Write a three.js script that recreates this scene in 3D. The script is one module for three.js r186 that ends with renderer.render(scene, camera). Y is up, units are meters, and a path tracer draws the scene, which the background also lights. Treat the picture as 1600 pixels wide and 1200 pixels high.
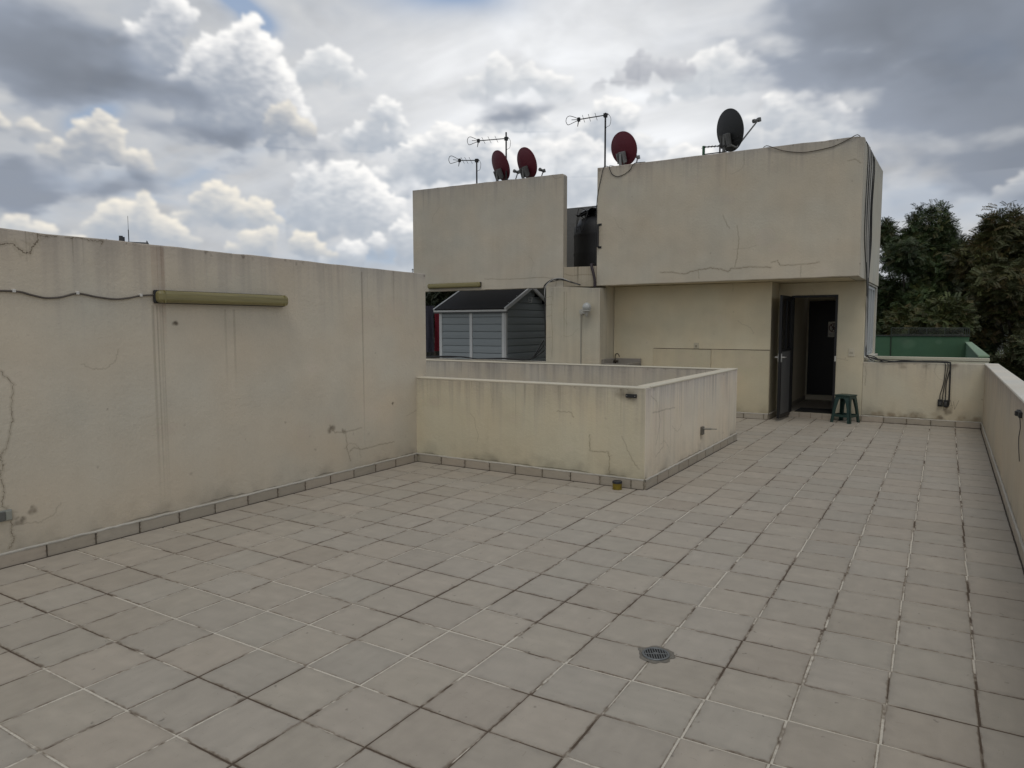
import * as THREE from 'three';
import { ImprovedNoise } from 'three/addons/math/ImprovedNoise.js';
import { mergeGeometries } from 'three/addons/utils/BufferGeometryUtils.js';
import { RoundedBoxGeometry } from 'three/addons/geometries/RoundedBoxGeometry.js';

// ------------------------------------------------------------------ camera, sky, sun, exposure
const D2R = Math.PI / 180;
const scene = new THREE.Scene();
const camera = new THREE.PerspectiveCamera(56.943, 4 / 3, 0.05, 3000);
camera.position.set(1.4746, 1.5952, 2.2153);
camera.rotation.order = 'YXZ';
camera.rotation.set(-4.775 * D2R, 31.572 * D2R, -0.084 * D2R);
const renderer = new THREE.WebGLRenderer({ antialias: true });
renderer.toneMapping = THREE.LinearToneMapping;
renderer.toneMappingExposure = 1.0;
renderer.shadowMap.enabled = true;

const SUN = new THREE.Vector3(0.2, 0.87, 0.45).normalize();
const sun = new THREE.DirectionalLight(new THREE.Color(1, 0.955, 0.88), 0.75);
sun.position.copy(SUN).multiplyScalar(60); sun.target.position.set(-1, 0, -5);
sun.position.add(sun.target.position);
sun.castShadow = true; sun.shadow.radius = 45; sun.shadow.mapSize.set(2048, 2048);
Object.assign(sun.shadow.camera, { left: -16, right: 16, top: 16, bottom: -16, near: 1, far: 120 });
scene.add(sun, sun.target);

const rngOf = (s) => () => { s = (s + 0x6d2b79f5) | 0; let t = Math.imul(s ^ (s >>> 15), 1 | s); t = (t + Math.imul(t ^ (t >>> 7), 61 | t)) ^ t; return ((t ^ (t >>> 14)) >>> 0) / 4294967296; };
const PN = new ImprovedNoise();
const clamp = (x, a = 0, b = 1) => Math.min(b, Math.max(a, x));
const sst = (a, b, x) => { const t = clamp((x - a) / (b - a)); return t * t * (3 - 2 * t); };
const lerp = (a, b, t) => a + (b - a) * t;
function fbm(x, y, z, oct) { let s = 0, a = 0.5, f = 1; for (let i = 0; i < oct; i++) { s += a * PN.noise(x * f + i * 17.3, y * f + i * 9.1, z * f + i * 5.7); a *= 0.52; f *= 2.03; } return s; }

function makeSky() {
  const W = 2048, H = 2048, half = H / 2, px = new Float32Array(W * H * 4), perDeg = W / 360, rowDeg = H / 180;
  const gauss = (az, el, a0, e0, wa, we) => { let da = az - a0; da -= 360 * Math.round(da / 360); return Math.exp(-(da * da) / (wa * wa) - ((el - e0) ** 2) / (we * we)); };
  // broad bright and heavy areas of this overcast: [azimuth, elevation, width, height, strength]
  const bright = [[-27, 19, 21, 12, 1], [-34, 9, 22, 8, 0.4], [70, 30, 30, 20, 0.7], [150, 24, 34, 16, 0.6], [-130, 28, 30, 18, 0.6], [20, 60, 60, 22, 0.5], [-150, 65, 60, 20, 0.5]];
  const heavy = [[-64, 17.6, 6.5, 3.0, 1], [-53.5, 13.2, 5.5, 1.7, 0.75], [-64.5, 9.3, 6.5, 1.7, 0.85], [1, 21, 12.5, 4.6, 1.5], [4, 12, 9, 7, 0.8], [-31.8, 16.2, 4.2, 1.8, 0.6], [-12, 11, 8, 2.5, 0.25],
    [45, 16, 16, 5, 0.9], [100, 13, 20, 5, 0.8], [-100, 16, 16, 5, 0.9], [-160, 13, 22, 5, 0.8], [170, 34, 25, 7, 0.7], [-60, 42, 25, 7, 0.7], [60, 50, 25, 8, 0.7]];
  const gaps = [[-50.9, 21.1, 1.6, 1.3, 1], [-52.3, 22.6, 1.6, 1, 0.9], [-37, 23.6, 5, 1.3, 0.9], [-60.5, 14.3, 1.6, 1.1, 0.9], [-43, 5.1, 6, 1.1, 0.7], [-49.5, 8.6, 4, 1.2, 0.55], [40, 25, 8, 2, 0.8], [120, 20, 9, 2, 0.8], [-120, 14, 9, 2, 0.8], [-90, 24, 6, 2, 0.7]];
  const put = (k, r, g, b, a) => { px[k] = lerp(px[k], r, a); px[k + 1] = lerp(px[k + 1], g, a); px[k + 2] = lerp(px[k + 2], b, a); };
  for (let j = half - 12; j < H; j++) {
    const el = (j + 0.5 - half) / rowDeg, ce = Math.cos(el * D2R), se = Math.sin(el * D2R), step = el > 75 ? 4 : 1;
    for (let i = 0; i < W; i += step) {
      const th = ((i + 0.5) / W - 0.5) * 2 * Math.PI, dx = Math.cos(th) * ce, dz = Math.sin(th) * ce, az = Math.atan2(dx, -dz) / D2R, k = (j * W + i) * 4;
      const q = 1 / (Math.max(se, 0) + 0.28), X = dx * q, Z = dz * q;
      const t = clamp(el / 50), warp = fbm(X * 1.7 + 3, Z * 1.7, 4.2, 3);
      px[k] = lerp(0.46, 0.13, t ** 0.6); px[k + 1] = lerp(0.56, 0.25, t ** 0.6); px[k + 2] = lerp(0.66, 0.5, t ** 0.6); px[k + 3] = 1;
      let B = 0; for (const b of bright) B += b[4] * gauss(az + warp * 9, el + warp * 4, b[0], b[1], b[2], b[3]);
      // high veil
      let hole = 0; for (const b of gaps) hole += b[4] * gauss(az + warp * 6, el + warp * 3, b[0], b[1], b[2], b[3]); hole = clamp(hole * 1.3);
      const v = fbm(X * 2.2 + warp * 1.4, Z * 2.2, 1.5, 5), veil = sst(-0.3, 0.12, v + B * 0.35 + 0.06);
      const wisps = fbm(X * 3.1 + warp * 2.5, Z * 6.5, 8.8, 5);
      let L = (0.42 + 0.46 * Math.min(B, 1.1) + (0.18 + 0.2 * Math.min(1, B)) * wisps + 0.14 * Math.min(1, B) * fbm(X * 7 + warp * 3, Z * 11, 3.7, 4)) * lerp(1, 0.62, sst(28, 55, el));
      put(k, L * 0.99, L * 1.0, L * 1.015, veil * 0.96 * (1 - 0.85 * hole));
      // lumpy middle layer: lit lumps over grey
      const lx = dx * 9, ly = se * 15, lz = dz * 9, w2 = fbm(lx * 0.7, ly * 0.7, lz * 0.7, 3);
      let bil = 0, a = 0.5, f = 1; for (let o = 0; o < 5; o++) { bil += a * (1 - 2 * Math.abs(PN.noise(lx * f + w2 * 1.2 + o * 7.7, ly * f + w2, lz * f + 3.3 * o))); a *= 0.52; f *= 2.1; }
      const cov = sst(0.12, 0.42, bil * 0.55 + fbm(lx * 0.35, ly * 0.45, lz * 0.35, 3) * 0.9 + 0.18), lit = clamp(bil * 0.8 + 0.18), mid = sst(44, 20, el) * 0.7 * clamp(1.1 - B * 0.8, 0.3, 1);
      put(k, lerp(0.36, 0.64, lit) + B * 0.12, lerp(0.41, 0.65, lit) + B * 0.12, lerp(0.49, 0.66, lit) + B * 0.12, cov * mid * (1 - 0.9 * hole));
      if (step > 1) for (let s = 1; s < step; s++) for (let c = 0; c < 4; c++) px[k + s * 4 + c] = px[k + c];
    }
  }
  // cumulus heads built up of ever smaller lumps, lit from above right
  const S = new THREE.Vector3(0.34, 0.8, 0.5).normalize();
  function cumulus(az0, el0, w, h, seed, lit, shade, op = 1) {
    const R = rngOf(seed), balls = [], cz = Math.cos((el0 + h / 2) * D2R);
    const grow = (x, y, z, r, lev) => {
      balls.push([x, y, z, r]);
      if (lev > 3 || r < 0.09) return;
      const n = lev === 0 ? 8 : lev === 1 ? 7 : 6;
      for (let i = 0; i < n; i++) {
        const a = lerp(-0.35, Math.PI + 0.35, R()), u = R() * 0.9, c = Math.sqrt(1 - u * u), s = lerp(0.75, 1, R());
        grow(x + Math.cos(a) * c * r * s, y + Math.sin(a) * c * r * s, z + u * r * 0.8, r * lerp(0.32, 0.55, R()), lev + 1);
      }
    };
    const n = 10 + Math.round(w / 1.6);
    for (let i = 0; i < n; i++) {
      const u = R() * 2 - 1, top = h * (1 - Math.abs(u) ** 2.2) * lerp(0.5, 1, R()), r = Math.min(h, w) * lerp(0.12, 0.24, R());
      grow(u * w * 0.44, Math.max(r * 0.35, top - r * 1.3) * lerp(0.6, 1, R()), -r * R(), r, 0);
    }
    const x0 = -w * 0.85, x1 = w * 0.85, y0 = -h * 0.25, y1 = h * 1.5, nx = Math.ceil((x1 - x0) * perDeg / cz) + 2, ny = Math.ceil((y1 - y0) * rowDeg) + 2;
    const zb = new Float32Array(nx * ny).fill(-99), sh = new Float32Array(nx * ny), al = new Float32Array(nx * ny), wx = new Float32Array(nx * ny), wy = new Float32Array(nx * ny);
    const sx = (x1 - x0) / nx, sy = (y1 - y0) / ny, wa = Math.min(0.42, h * 0.055);
    for (let j = 0; j < ny; j++) for (let i = 0; i < nx; i++) {
      const x = x0 + i * sx, y = y0 + j * sy, k = j * nx + i;
      wx[k] = x + fbm(x * 0.9 + seed, y * 0.9, 2.2, 5) * wa * 2.4; wy[k] = y + fbm(x * 0.9 + seed, y * 0.9, 7.9, 5) * wa * 2.4;
    }
    for (const [bx, by, bz, r] of balls) {
      const m = r + wa * 1.8, i0 = Math.max(0, Math.floor((bx - m - x0) / sx)), i1 = Math.min(nx - 1, Math.ceil((bx + m - x0) / sx)), j0 = Math.max(0, Math.floor((by - m - y0) / sy)), j1 = Math.min(ny - 1, Math.ceil((by + m - y0) / sy));
      for (let j = j0; j <= j1; j++) for (let i = i0; i <= i1; i++) {
        const k = j * nx + i, ux = (wx[k] - bx) / r, uy = (wy[k] - by) / r, d = ux * ux + uy * uy;
        if (d > 1.25) continue;
        const e = sst(1.25, 0.72, d); if (e > al[k]) al[k] = e;
        if (d >= 1) continue;
        const uz = Math.sqrt(1 - d), z = bz + uz * r;
        if (z > zb[k]) { zb[k] = z; sh[k] = ux * S.x + uy * S.y + uz * S.z; }
      }
    }
    const blur = (src, rx, ry) => { const t = new Float32Array(nx * ny), o = new Float32Array(nx * ny);
      for (let j = 0; j < ny; j++) for (let i = 0; i < nx; i++) { let a = 0; for (let u = -rx; u <= rx; u++) a += src[j * nx + clamp(i + u, 0, nx - 1)]; t[j * nx + i] = a / (2 * rx + 1); }
      for (let j = 0; j < ny; j++) for (let i = 0; i < nx; i++) { let a = 0; for (let v = -ry; v <= ry; v++) a += t[clamp(j + v, 0, ny - 1) * nx + i]; o[j * nx + i] = a / (2 * ry + 1); } return o; };
    const am = blur(al, 0, 1), fine = blur(sh, 1, 1), broad = blur(sh, 3, 6), body = blur(al, 1, 2), thru = new Float32Array(nx * ny), reach = Math.min(w, h) * 0.6, N = 18;
    for (let j = 0; j < ny; j++) for (let i = 0; i < nx; i++) { if (am[j * nx + i] < 0.01) continue; let a = 0; for (let q = 1; q <= N; q++) { const f = reach * q / N, ii = Math.round(i + f * 0.34 / sx), jj = Math.round(j + f * 0.94 / sy); if (ii >= nx || jj >= ny) break; a += body[jj * nx + ii]; } thru[j * nx + i] = a / N * reach; }
    const deep = blur(thru, 1, 2);
    for (let j = 0; j < ny; j++) {
      const y = y0 + j * sy, el = el0 + y, row = Math.floor((el / 180 + 0.5) * H); if (row < half || row >= H) continue;
      for (let i = 0; i < nx; i++) {
        const x = x0 + i * sx, k = j * nx + i; if (am[k] < 0.01) continue;
        const az = (az0 + x / cz) * D2R, th = Math.atan2(-Math.cos(az), Math.sin(az)), col = ((Math.floor((th / (2 * Math.PI) + 0.5) * W) % W) + W) % W;
        const hgt = clamp(y / h), n2 = fbm(x * 1.6, y * 2, seed, 4), l = clamp((0.1 + 0.95 * Math.exp(-deep[k] / (reach * lerp(0.24, 0.5, clamp(0.5 + n2 * 1.4))))) * (0.52 + 0.46 * fine[k] + 0.38 * broad[k] + n2 * 0.22) * lerp(0.45, 1, sst(0, 0.45, hgt)) + 0.06 * hgt);
        const fade = sst(-0.2 * h, 0.25 * h, y + fbm(x * 0.7, y * 0.7, seed + 9, 3) * h * 0.5);
        const kk = (row * W + col) * 4;
        put(kk, lerp(shade[0], lit[0], l), lerp(shade[1], lit[1], l), lerp(shade[2], lit[2], l), am[k] * fade * op);
      }
    }
  }
  const warm = [0.96, 0.9, 0.79], white = [1.03, 1.015, 0.99], dull = [0.74, 0.75, 0.76], sh1 = [0.3, 0.345, 0.42], sh2 = [0.4, 0.45, 0.52], sh3 = [0.5, 0.54, 0.59];
  const list = [
    [-45.5, 17.5, 6, 3.6, 61, white, sh3, 0.85], [-31, 17.2, 8, 4.2, 62, white, sh3, 0.8], [-16, 16.5, 9, 4.5, 63, white, sh3, 0.8], [-24, 12.5, 8, 5.5, 64, white, sh2, 0.9], [-41.5, 13, 6, 4.4, 65, white, sh2, 0.9], [-10, 12.5, 9, 5.5, 66, white, sh2, 0.85], [-18.5, 10.2, 8, 4.6, 67, white, sh2, 0.9], [-32.5, 12.2, 6, 4, 68, white, sh2, 0.85],
    [-27, 8.5, 15, 8, 18, white, sh2, 0.75], [-13, 9.5, 15, 8, 19, dull, sh2, 0.7], [-36, 10.2, 11, 7, 11, white, sh2, 0.95], [-31, 14.5, 6, 3, 45, white, sh2, 0.7], [-44.5, 6.2, 11, 8.6, 12, white, sh2, 0.95],
    [-57.4, 15.5, 5.5, 9, 21, white, sh1, 1], [-51.6, 12.6, 9, 10.5, 34, white, sh1, 1], [-48.6, 13.6, 3.2, 3.6, 33, warm, sh1, 0.9], [-61, 10.3, 6.5, 4.8, 22, warm, sh1, 0.95], [-67, 11.8, 6, 3, 23, warm, sh1, 0.95],
    [-53, 6.8, 8, 5, 24, warm, sh2, 1], [-41, 4.4, 14, 4.2, 25, white, sh2, 0.95], [-49.5, 4.9, 9, 3.6, 29, warm, sh2, 1], [-59.4, 5.6, 6.5, 5, 26, warm, sh2, 1], [-66, 5.0, 10, 3.2, 27, warm, sh2, 1]];
  const Rr = rngOf(77);
  for (let a = 15; a < 285; a += 13) list.push([a + Rr() * 7, 4 + Rr() * 9, 10 + Rr() * 8, 5 + Rr() * 6, 100 + a, Rr() < 0.5 ? white : warm, sh2, 0.9]);
  list.forEach((c) => cumulus(...c));
  // grey near cloud with soft torn edges
  for (let j = half; j < H - 120; j++) {
    const el = (j + 0.5 - half) / rowDeg, ce = Math.cos(el * D2R), se = Math.sin(el * D2R);
    for (let i = 0; i < W; i++) {
      const th = ((i + 0.5) / W - 0.5) * 2 * Math.PI, dx = Math.cos(th) * ce, dz = Math.sin(th) * ce, az = Math.atan2(dx, -dz) / D2R;
      let near = 0; for (const d of heavy) { const g = gauss(az, el, d[0], d[1], d[2] * 1.5, d[3] * 1.5); if (g > near) near = g; }
      if (near < 0.03) continue;
      const n1 = fbm(dx * 7, se * 13, dz * 7, 6), n2 = fbm(dx * 7 + 9, se * 13, dz * 7, 4); let D = 0;
      for (const d of heavy) D += d[4] * gauss(az + n2 * 9, el + n1 * 4, d[0], d[1], d[2], d[3]);
      const a = sst(0.26, 0.68, D + n1 * 0.6), l = 0.215 + 0.1 * n2 + 0.13 * (1 - sst(0.3, 1.1, D));
      put((j * W + i) * 4, l * 0.9, l * 1.02, l * 1.24, a * 0.92);
    }
  }
  cumulus(4.9, 8.1, 5.5, 2.6, 28, [0.78, 0.77, 0.75], [0.4, 0.44, 0.5], 0.8);
  // small torn fragment
  cumulus(-20.6, 17.9, 7, 3, 41, [0.66, 0.67, 0.7], [0.4, 0.42, 0.47], 0.85); cumulus(-23.5, 17.6, 4, 1.6, 42, [0.66, 0.67, 0.7], [0.44, 0.46, 0.5], 0.7);
  for (let j = 0; j < half; j++) for (let i = 0; i < W; i++) { const k = (j * W + i) * 4; px[k] = 0.2; px[k + 1] = 0.2; px[k + 2] = 0.19; px[k + 3] = 1; }
  const t = new THREE.DataTexture(px, W, H, THREE.RGBAFormat, THREE.FloatType);
  t.mapping = THREE.EquirectangularReflectionMapping; t.magFilter = t.minFilter = THREE.LinearFilter; t.needsUpdate = true;
  return t;
}
scene.background = makeSky();
scene.environment = scene.background;

// ------------------------------------------------------------------ helpers
const used = {};
function numbered(n) { const k = used[n] = (used[n] ?? -1) + 1; return k ? `${n}_${String(k).padStart(3, '0')}` : n; }
function tag(o, label, category, group, kind) { o.userData.label = label; if (category) o.userData.category = category; if (group) o.userData.group = group; if (kind) o.userData.kind = kind; return o; }
function thing(name, label, category, pos = [0, 0, 0], turn = 0, group) { const o = new THREE.Group(); o.name = numbered(name); o.position.set(...pos); o.rotation.y = turn; scene.add(o); return tag(o, label, category, group); }
function part(name, geo, mat, parent) { const m = new THREE.Mesh(Array.isArray(geo) ? merge(geo) : geo, mat); m.name = name; m.castShadow = m.receiveShadow = true; parent.add(m); return m; }
function merge(list) { return mergeGeometries(list.map((g) => { const c = g.index ? g.toNonIndexed() : g.clone(); for (const k of Object.keys(c.attributes)) if (!['position', 'normal', 'uv'].includes(k)) c.deleteAttribute(k); return c; })); }
const lin = (r, g, b) => new THREE.Color().setRGB(r, g, b);
const mat = (c, roughness = 0.8, o = {}) => new THREE.MeshStandardMaterial({ color: Array.isArray(c) ? lin(...c) : c, roughness, ...o });
const V = (a) => new THREE.Vector3(...a);
const box = (x0, x1, y0, y1, z0, z1) => new THREE.BoxGeometry(x1 - x0, y1 - y0, z1 - z0).translate((x0 + x1) / 2, (y0 + y1) / 2, (z0 + z1) / 2);
const rbox = (x0, x1, y0, y1, z0, z1, r = 0.006, s = 2) => new RoundedBoxGeometry(Math.abs(x1 - x0), y1 - y0, Math.abs(z1 - z0), s, r).translate((x0 + x1) / 2, (y0 + y1) / 2, (z0 + z1) / 2);
function tube(pts, r, seg = 0, rad = 6) { return new THREE.TubeGeometry(new THREE.CatmullRomCurve3(pts.map(V), false, 'catmullrom', 0.4), seg || pts.length * 8, r, rad); }
function bar(a, b, r, rad = 8, r2 = r) { const A = V(a), B = V(b), d = B.clone().sub(A), g = new THREE.CylinderGeometry(r2, r, d.length(), rad); g.applyQuaternion(new THREE.Quaternion().setFromUnitVectors(new THREE.Vector3(0, 1, 0), d.clone().normalize())); const m = A.add(B).multiplyScalar(0.5); return g.translate(m.x, m.y, m.z); }

// wall slab: outline [along, height] seen from its front, uv in metres from the outline's left edge and y = 0
function slab(outline, thick, holes = [], bev = 0.007) {
  const pts = [], R = rngOf(Math.round(outline[0][0] * 97 + outline.length * 13 + thick * 1000));
  outline.forEach(([a, y], i) => { const [b, z] = outline[(i + 1) % outline.length]; pts.push([a, y]); const n = Math.floor(Math.abs(b - a) / 0.16); if (y > 0.5 && Math.abs(z - y) < 0.2 && n > 2) for (let k = 1; k < n; k++) pts.push([lerp(a, b, (k + (R() - 0.5) * 0.5) / n), lerp(y, z, k / n) + (R() - 0.55) * 0.007 - (R() < 0.05 ? 0.006 : 0)]); });
  const s = new THREE.Shape(pts.map(([a, y]) => new THREE.Vector2(a, y)));
  for (const h of holes) s.holes.push(new THREE.Path(h.map(([a, y]) => new THREE.Vector2(a, y))));
  const g = new THREE.ExtrudeGeometry(s, { depth: thick - 2 * bev, bevelThickness: bev, bevelSize: bev, bevelOffset: -bev, bevelSegments: 2, curveSegments: 4 });
  g.translate(0, 0, -thick + bev);
  const p = g.attributes.position, n = g.attributes.normal, uv = g.attributes.uv, a0 = Math.min(...outline.map((q) => q[0]));
  for (let i = 0; i < p.count; i++) { const side = Math.abs(n.getX(i)) > 0.8; uv.setXY(i, side ? p.getZ(i) * 0.9 + 3 : p.getX(i) - a0, Math.abs(n.getY(i)) > 0.8 ? p.getY(i) - 0.03 + p.getZ(i) * 0.1 : p.getY(i)); }
  return g;
}
const faceZ = (g, z) => g.translate(0, 0, z);                             // front looks to +z, along = x
const faceXp = (g, x) => g.rotateY(Math.PI / 2).translate(x, 0, 0);       // front looks to +x, along = -z
const faceXm = (g, x) => g.rotateY(-Math.PI / 2).translate(x, 0, 0);      // front looks to -x, along = z

// ------------------------------------------------------------------ procedural plaster
const css = (r, g, b, a = 1) => `rgba(${r | 0},${g | 0},${b | 0},${a})`;
function plasterBump() {
  const n = 512, d = new Uint8Array(n * n * 4), R = rngOf(5);
  for (let j = 0; j < n; j++) for (let i = 0; i < n; i++) {
    const x = i / n, y = j / n, per = (f, o) => { let s = 0; for (const [u, v, w] of [[0, 0, (1 - x) * (1 - y)], [1, 0, x * (1 - y)], [0, 1, (1 - x) * y], [1, 1, x * y]]) s += w * PN.noise((x - u) * f + o, (y - v) * f + o, o); return s; };
    const v = 128 + 70 * per(9, 1.3) + 60 * per(26, 4.1) + 45 * per(70, 7.7) + (R() - 0.5) * 34, k = (j * n + i) * 4;
    d[k] = d[k + 1] = d[k + 2] = clamp(v, 0, 255); d[k + 3] = 255;
  }
  const t = new THREE.DataTexture(d, n, n); t.wrapS = t.wrapT = THREE.RepeatWrapping; t.magFilter = THREE.LinearFilter; t.needsUpdate = true; return t;
}
const BUMP = plasterBump(); BUMP.repeat.set(1 / 0.9, 1 / 0.9);
// w, h in metres; marks are drawn by draw(ctx, P) with P(along, height) in pixels
function plaster(w, h, ppm, base, o = {}) {
  const W = Math.round(w * ppm), H = Math.round(h * ppm), c = document.createElement('canvas'); c.width = W; c.height = H;
  const ctx = c.getContext('2d'), img = ctx.createImageData(W, H), d = img.data, s = o.seed ?? 1, R = rngOf(s * 31 + 7);
  const st = o.streak ?? 1, td = o.top ?? 1, bd = o.bottom ?? 1, hAt = o.hAt ?? (() => h);
  for (let j = 0; j < H; j++) for (let i = 0; i < W; i++) {
    const x = i / ppm, y = h - j / ppm, k = (j * W + i) * 4;
    const big = fbm(x * 0.8 + s * 9, y * 0.8, s, 3), md = fbm(x * 4 + s, y * 4, s + 3, 3), run = PN.noise(x * 11 + s * 3, y * 0.7, s) + 0.6 * PN.noise(x * 31, y * 1.4, s + 5), fine = PN.noise(x * 60, y * 60, s) * 0.6 + (R() - 0.5);
    const dt = hAt(x) - y, tz = Math.exp(-dt / (0.1 + 0.22 * Math.max(0, run + 0.2))) * td, bz = Math.exp(-y / (0.07 + 0.08 * Math.max(0, md + 0.4))) * bd;
    let m = 1 + big * 0.06 + md * 0.04 + run * 0.02 * st + fine * 0.018;
    m *= 1 - clamp(tz * (0.1 + 0.16 * clamp(run * 0.9 + 0.3)), 0, 0.4);
    m *= 1 - clamp(bz * (0.14 + 0.5 * clamp(md * 1.3 + 0.25)), 0, 0.45);
    const warm = 1 + fbm(x * 1.6 + 40 + s, y * 1.6, s, 2) * 0.035; if (o.skirt !== false) m *= 1 - 0.3 * sst(0.006, 0.001, Math.abs(y - 0.112 - md * 0.03)) * sst(-0.1, 0.25, big + md);
    d[k] = clamp(base[0] * m * warm, 0, 255); d[k + 1] = clamp(base[1] * m, 0, 255); d[k + 2] = clamp(base[2] * m / warm * (1 + tz * 0.05), 0, 255); d[k + 3] = 255;
  }
  ctx.putImageData(img, 0, 0);
  const P = (a, y) => [a * ppm, (h - y) * ppm];
  const T = {
    crack(pts, wid = 0.005, al = 0.75) {
      const path = []; for (let i = 0; i + 1 < pts.length; i++) for (let t = 0; t < 1; t += 0.12) path.push([lerp(pts[i][0], pts[i + 1][0], t) + (R() - 0.5) * 0.012, lerp(pts[i][1], pts[i + 1][1], t) + (R() - 0.5) * 0.012]); path.push(pts[pts.length - 1]);
      for (let i = 0; i + 1 < path.length; i++) { ctx.strokeStyle = css(82, 71, 57, al * lerp(0.35, 0.85, R())); ctx.lineWidth = Math.max(1, wid * ppm * lerp(0.4, 1.2, R())); ctx.lineCap = 'round'; ctx.beginPath(); ctx.moveTo(...P(...path[i])); ctx.lineTo(...P(...path[i + 1])); ctx.stroke(); }
      ctx.strokeStyle = css(90, 78, 60, 0.1); ctx.lineWidth = wid * ppm * 5; ctx.beginPath(); path.forEach((q, i) => (i ? ctx.lineTo(...P(...q)) : ctx.moveTo(...P(...q)))); ctx.stroke();
    },
    run(x, y0, y1, wid, al, col = [92, 86, 70]) { const [X, Y0] = P(x, y0), Y1 = P(x, y1)[1], g = ctx.createLinearGradient(0, Y0, 0, Y1); g.addColorStop(0, css(...col, al)); g.addColorStop(0.6, css(...col, al * 0.6)); g.addColorStop(1, css(...col, 0)); ctx.fillStyle = g; for (let i = 0; i < 4; i++) ctx.fillRect(X + (R() - 0.5) * wid * ppm, Y0, Math.max(1, wid * ppm * lerp(0.08, 0.5, R())), Y1 - Y0); },
    spot(x, y, r, al, col = [70, 62, 50]) { for (let i = 0; i < 9; i++) { const [X, Y] = P(x + (R() - 0.5) * r, y + (R() - 0.5) * r), q = r * ppm * lerp(0.15, 0.6, R()), g = ctx.createRadialGradient(X, Y, 0, X, Y, q); g.addColorStop(0, css(...col, al)); g.addColorStop(1, css(...col, 0)); ctx.fillStyle = g; ctx.fillRect(X - q, Y - q, 2 * q, 2 * q); } },
  };
  // hairline crazing, drips from the top edge, pock marks
  for (let i = 0; i < (o.drips ?? 1) * w * 5; i++) { const x = R() * w, hh = hAt(x); T.run(x, hh, hh - lerp(0.08, 0.6, R() ** 2), lerp(0.006, 0.025, R()), lerp(0.03, 0.12, R())); }
  for (let i = 0; i < w * h * 2.2; i++) T.spot(R() * w, R() * h, lerp(0.008, 0.03, R()), lerp(0.03, 0.1, R()));
  for (let i = 0; i < (o.craze ?? 1) * w * h * 0.5; i++) { let x = R() * w, y = R() * h, a = R() * 6.28; const pts = [[x, y]]; for (let k = 0; k < 4; k++) { a += (R() - 0.5) * 1.6; x += Math.cos(a) * 0.09; y += Math.sin(a) * 0.09; pts.push([x, y]); } T.crack(pts, 0.002, 0.16); }
  for (let i = 0; i < w * h * 1.6; i++) { const [X, Y] = P(R() * w, R() * h), q = ppm * lerp(0.08, 0.35, R()), lite = R() < 0.5; ctx.save(); ctx.translate(X, Y); ctx.rotate((R() - 0.5) * 1.2); ctx.scale(1, lerp(0.35, 0.9, R())); const g = ctx.createRadialGradient(0, 0, q * 0.55, 0, 0, q); g.addColorStop(0, lite ? css(225, 216, 196, 0.075) : css(120, 108, 90, 0.035)); g.addColorStop(1, lite ? css(225, 216, 196, 0) : css(120, 108, 90, 0)); ctx.fillStyle = g; ctx.fillRect(-q, -q, 2 * q, 2 * q); ctx.restore(); }
  for (let i = 0; i < w * 4; i++) { const x = R() * w, y = hAt(x) - R() * 0.035; if (o.top !== 0) T.spot(x, y, lerp(0.01, 0.04, R()), lerp(0.05, 0.16, R())); }
  o.draw?.(ctx, P, T, R);
  const t = new THREE.CanvasTexture(c); t.colorSpace = THREE.SRGBColorSpace; t.wrapS = t.wrapT = THREE.MirroredRepeatWrapping; t.repeat.set(1 / w, 1 / h); t.anisotropy = 8;
  return new THREE.MeshStandardMaterial({ map: t, roughness: 0.92, bumpMap: BUMP, bumpScale: o.bump ?? 0.004 });
}
const CREAM = [202, 192, 173];

// ------------------------------------------------------------------ ground and terrace floor
{ const g = new THREE.CircleGeometry(1400, 64).rotateX(-Math.PI / 2).translate(0, -9, 0); const m = part('ground', g, mat([0.09, 0.095, 0.075], 1), scene); m.name = numbered('ground'); m.userData = { kind: 'structure', label: 'ground far below the roof terrace' }; }
const floor = new THREE.Group(); floor.name = numbered('floor'); floor.userData = { kind: 'structure', label: 'roof terrace floor of pale square ceramic tiles' }; scene.add(floor);

const TA = -0.03654, TB = -0.00213, TS = 0.33;
const gridAt = (a, b) => { const u = a < 0 ? a * 1.035 : a, v = a < 0 ? b - a * 0.043 : b; return [TS * (u * Math.cos(TA) + v * Math.sin(TB)), TS * (u * Math.sin(TA) - v * Math.cos(TB))]; };
function groutMat() {
  const n = 1024, c = document.createElement('canvas'); c.width = c.height = n; const ctx = c.getContext('2d'), img = ctx.createImageData(n, n), R = rngOf(15);
  for (let j = 0; j < n; j++) for (let i = 0; i < n; i++) {
    const x = i / n * 3, y = j / n * 3, a = fbm(x * 2.2, y * 2.2, 1, 3), b = fbm(x * 9, y * 9, 4, 3), e = PN.noise(x * 40, y * 40, 2), t = sst(-0.1, 0.08, fbm(x * 0.9, y * 0.9, 6, 2) * 0.8 + a * 0.6 + b * 0.2 + e * 0.06), k = (j * n + i) * 4, g = 1 + (R() - 0.5) * 0.16;
    img.data[k] = lerp(88, 206, t) * g; img.data[k + 1] = lerp(75, 199, t) * g; img.data[k + 2] = lerp(62, 184, t) * g; img.data[k + 3] = 255;
  }
  ctx.putImageData(img, 0, 0);
  const t = new THREE.CanvasTexture(c); t.colorSpace = THREE.SRGBColorSpace; t.wrapS = t.wrapT = THREE.RepeatWrapping; t.repeat.set(1 / 3, 1 / 3);
  return new THREE.MeshStandardMaterial({ map: t, roughness: 0.95, bumpMap: BUMP, bumpScale: 0.004 });
}
const GROUT = groutMat();
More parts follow.
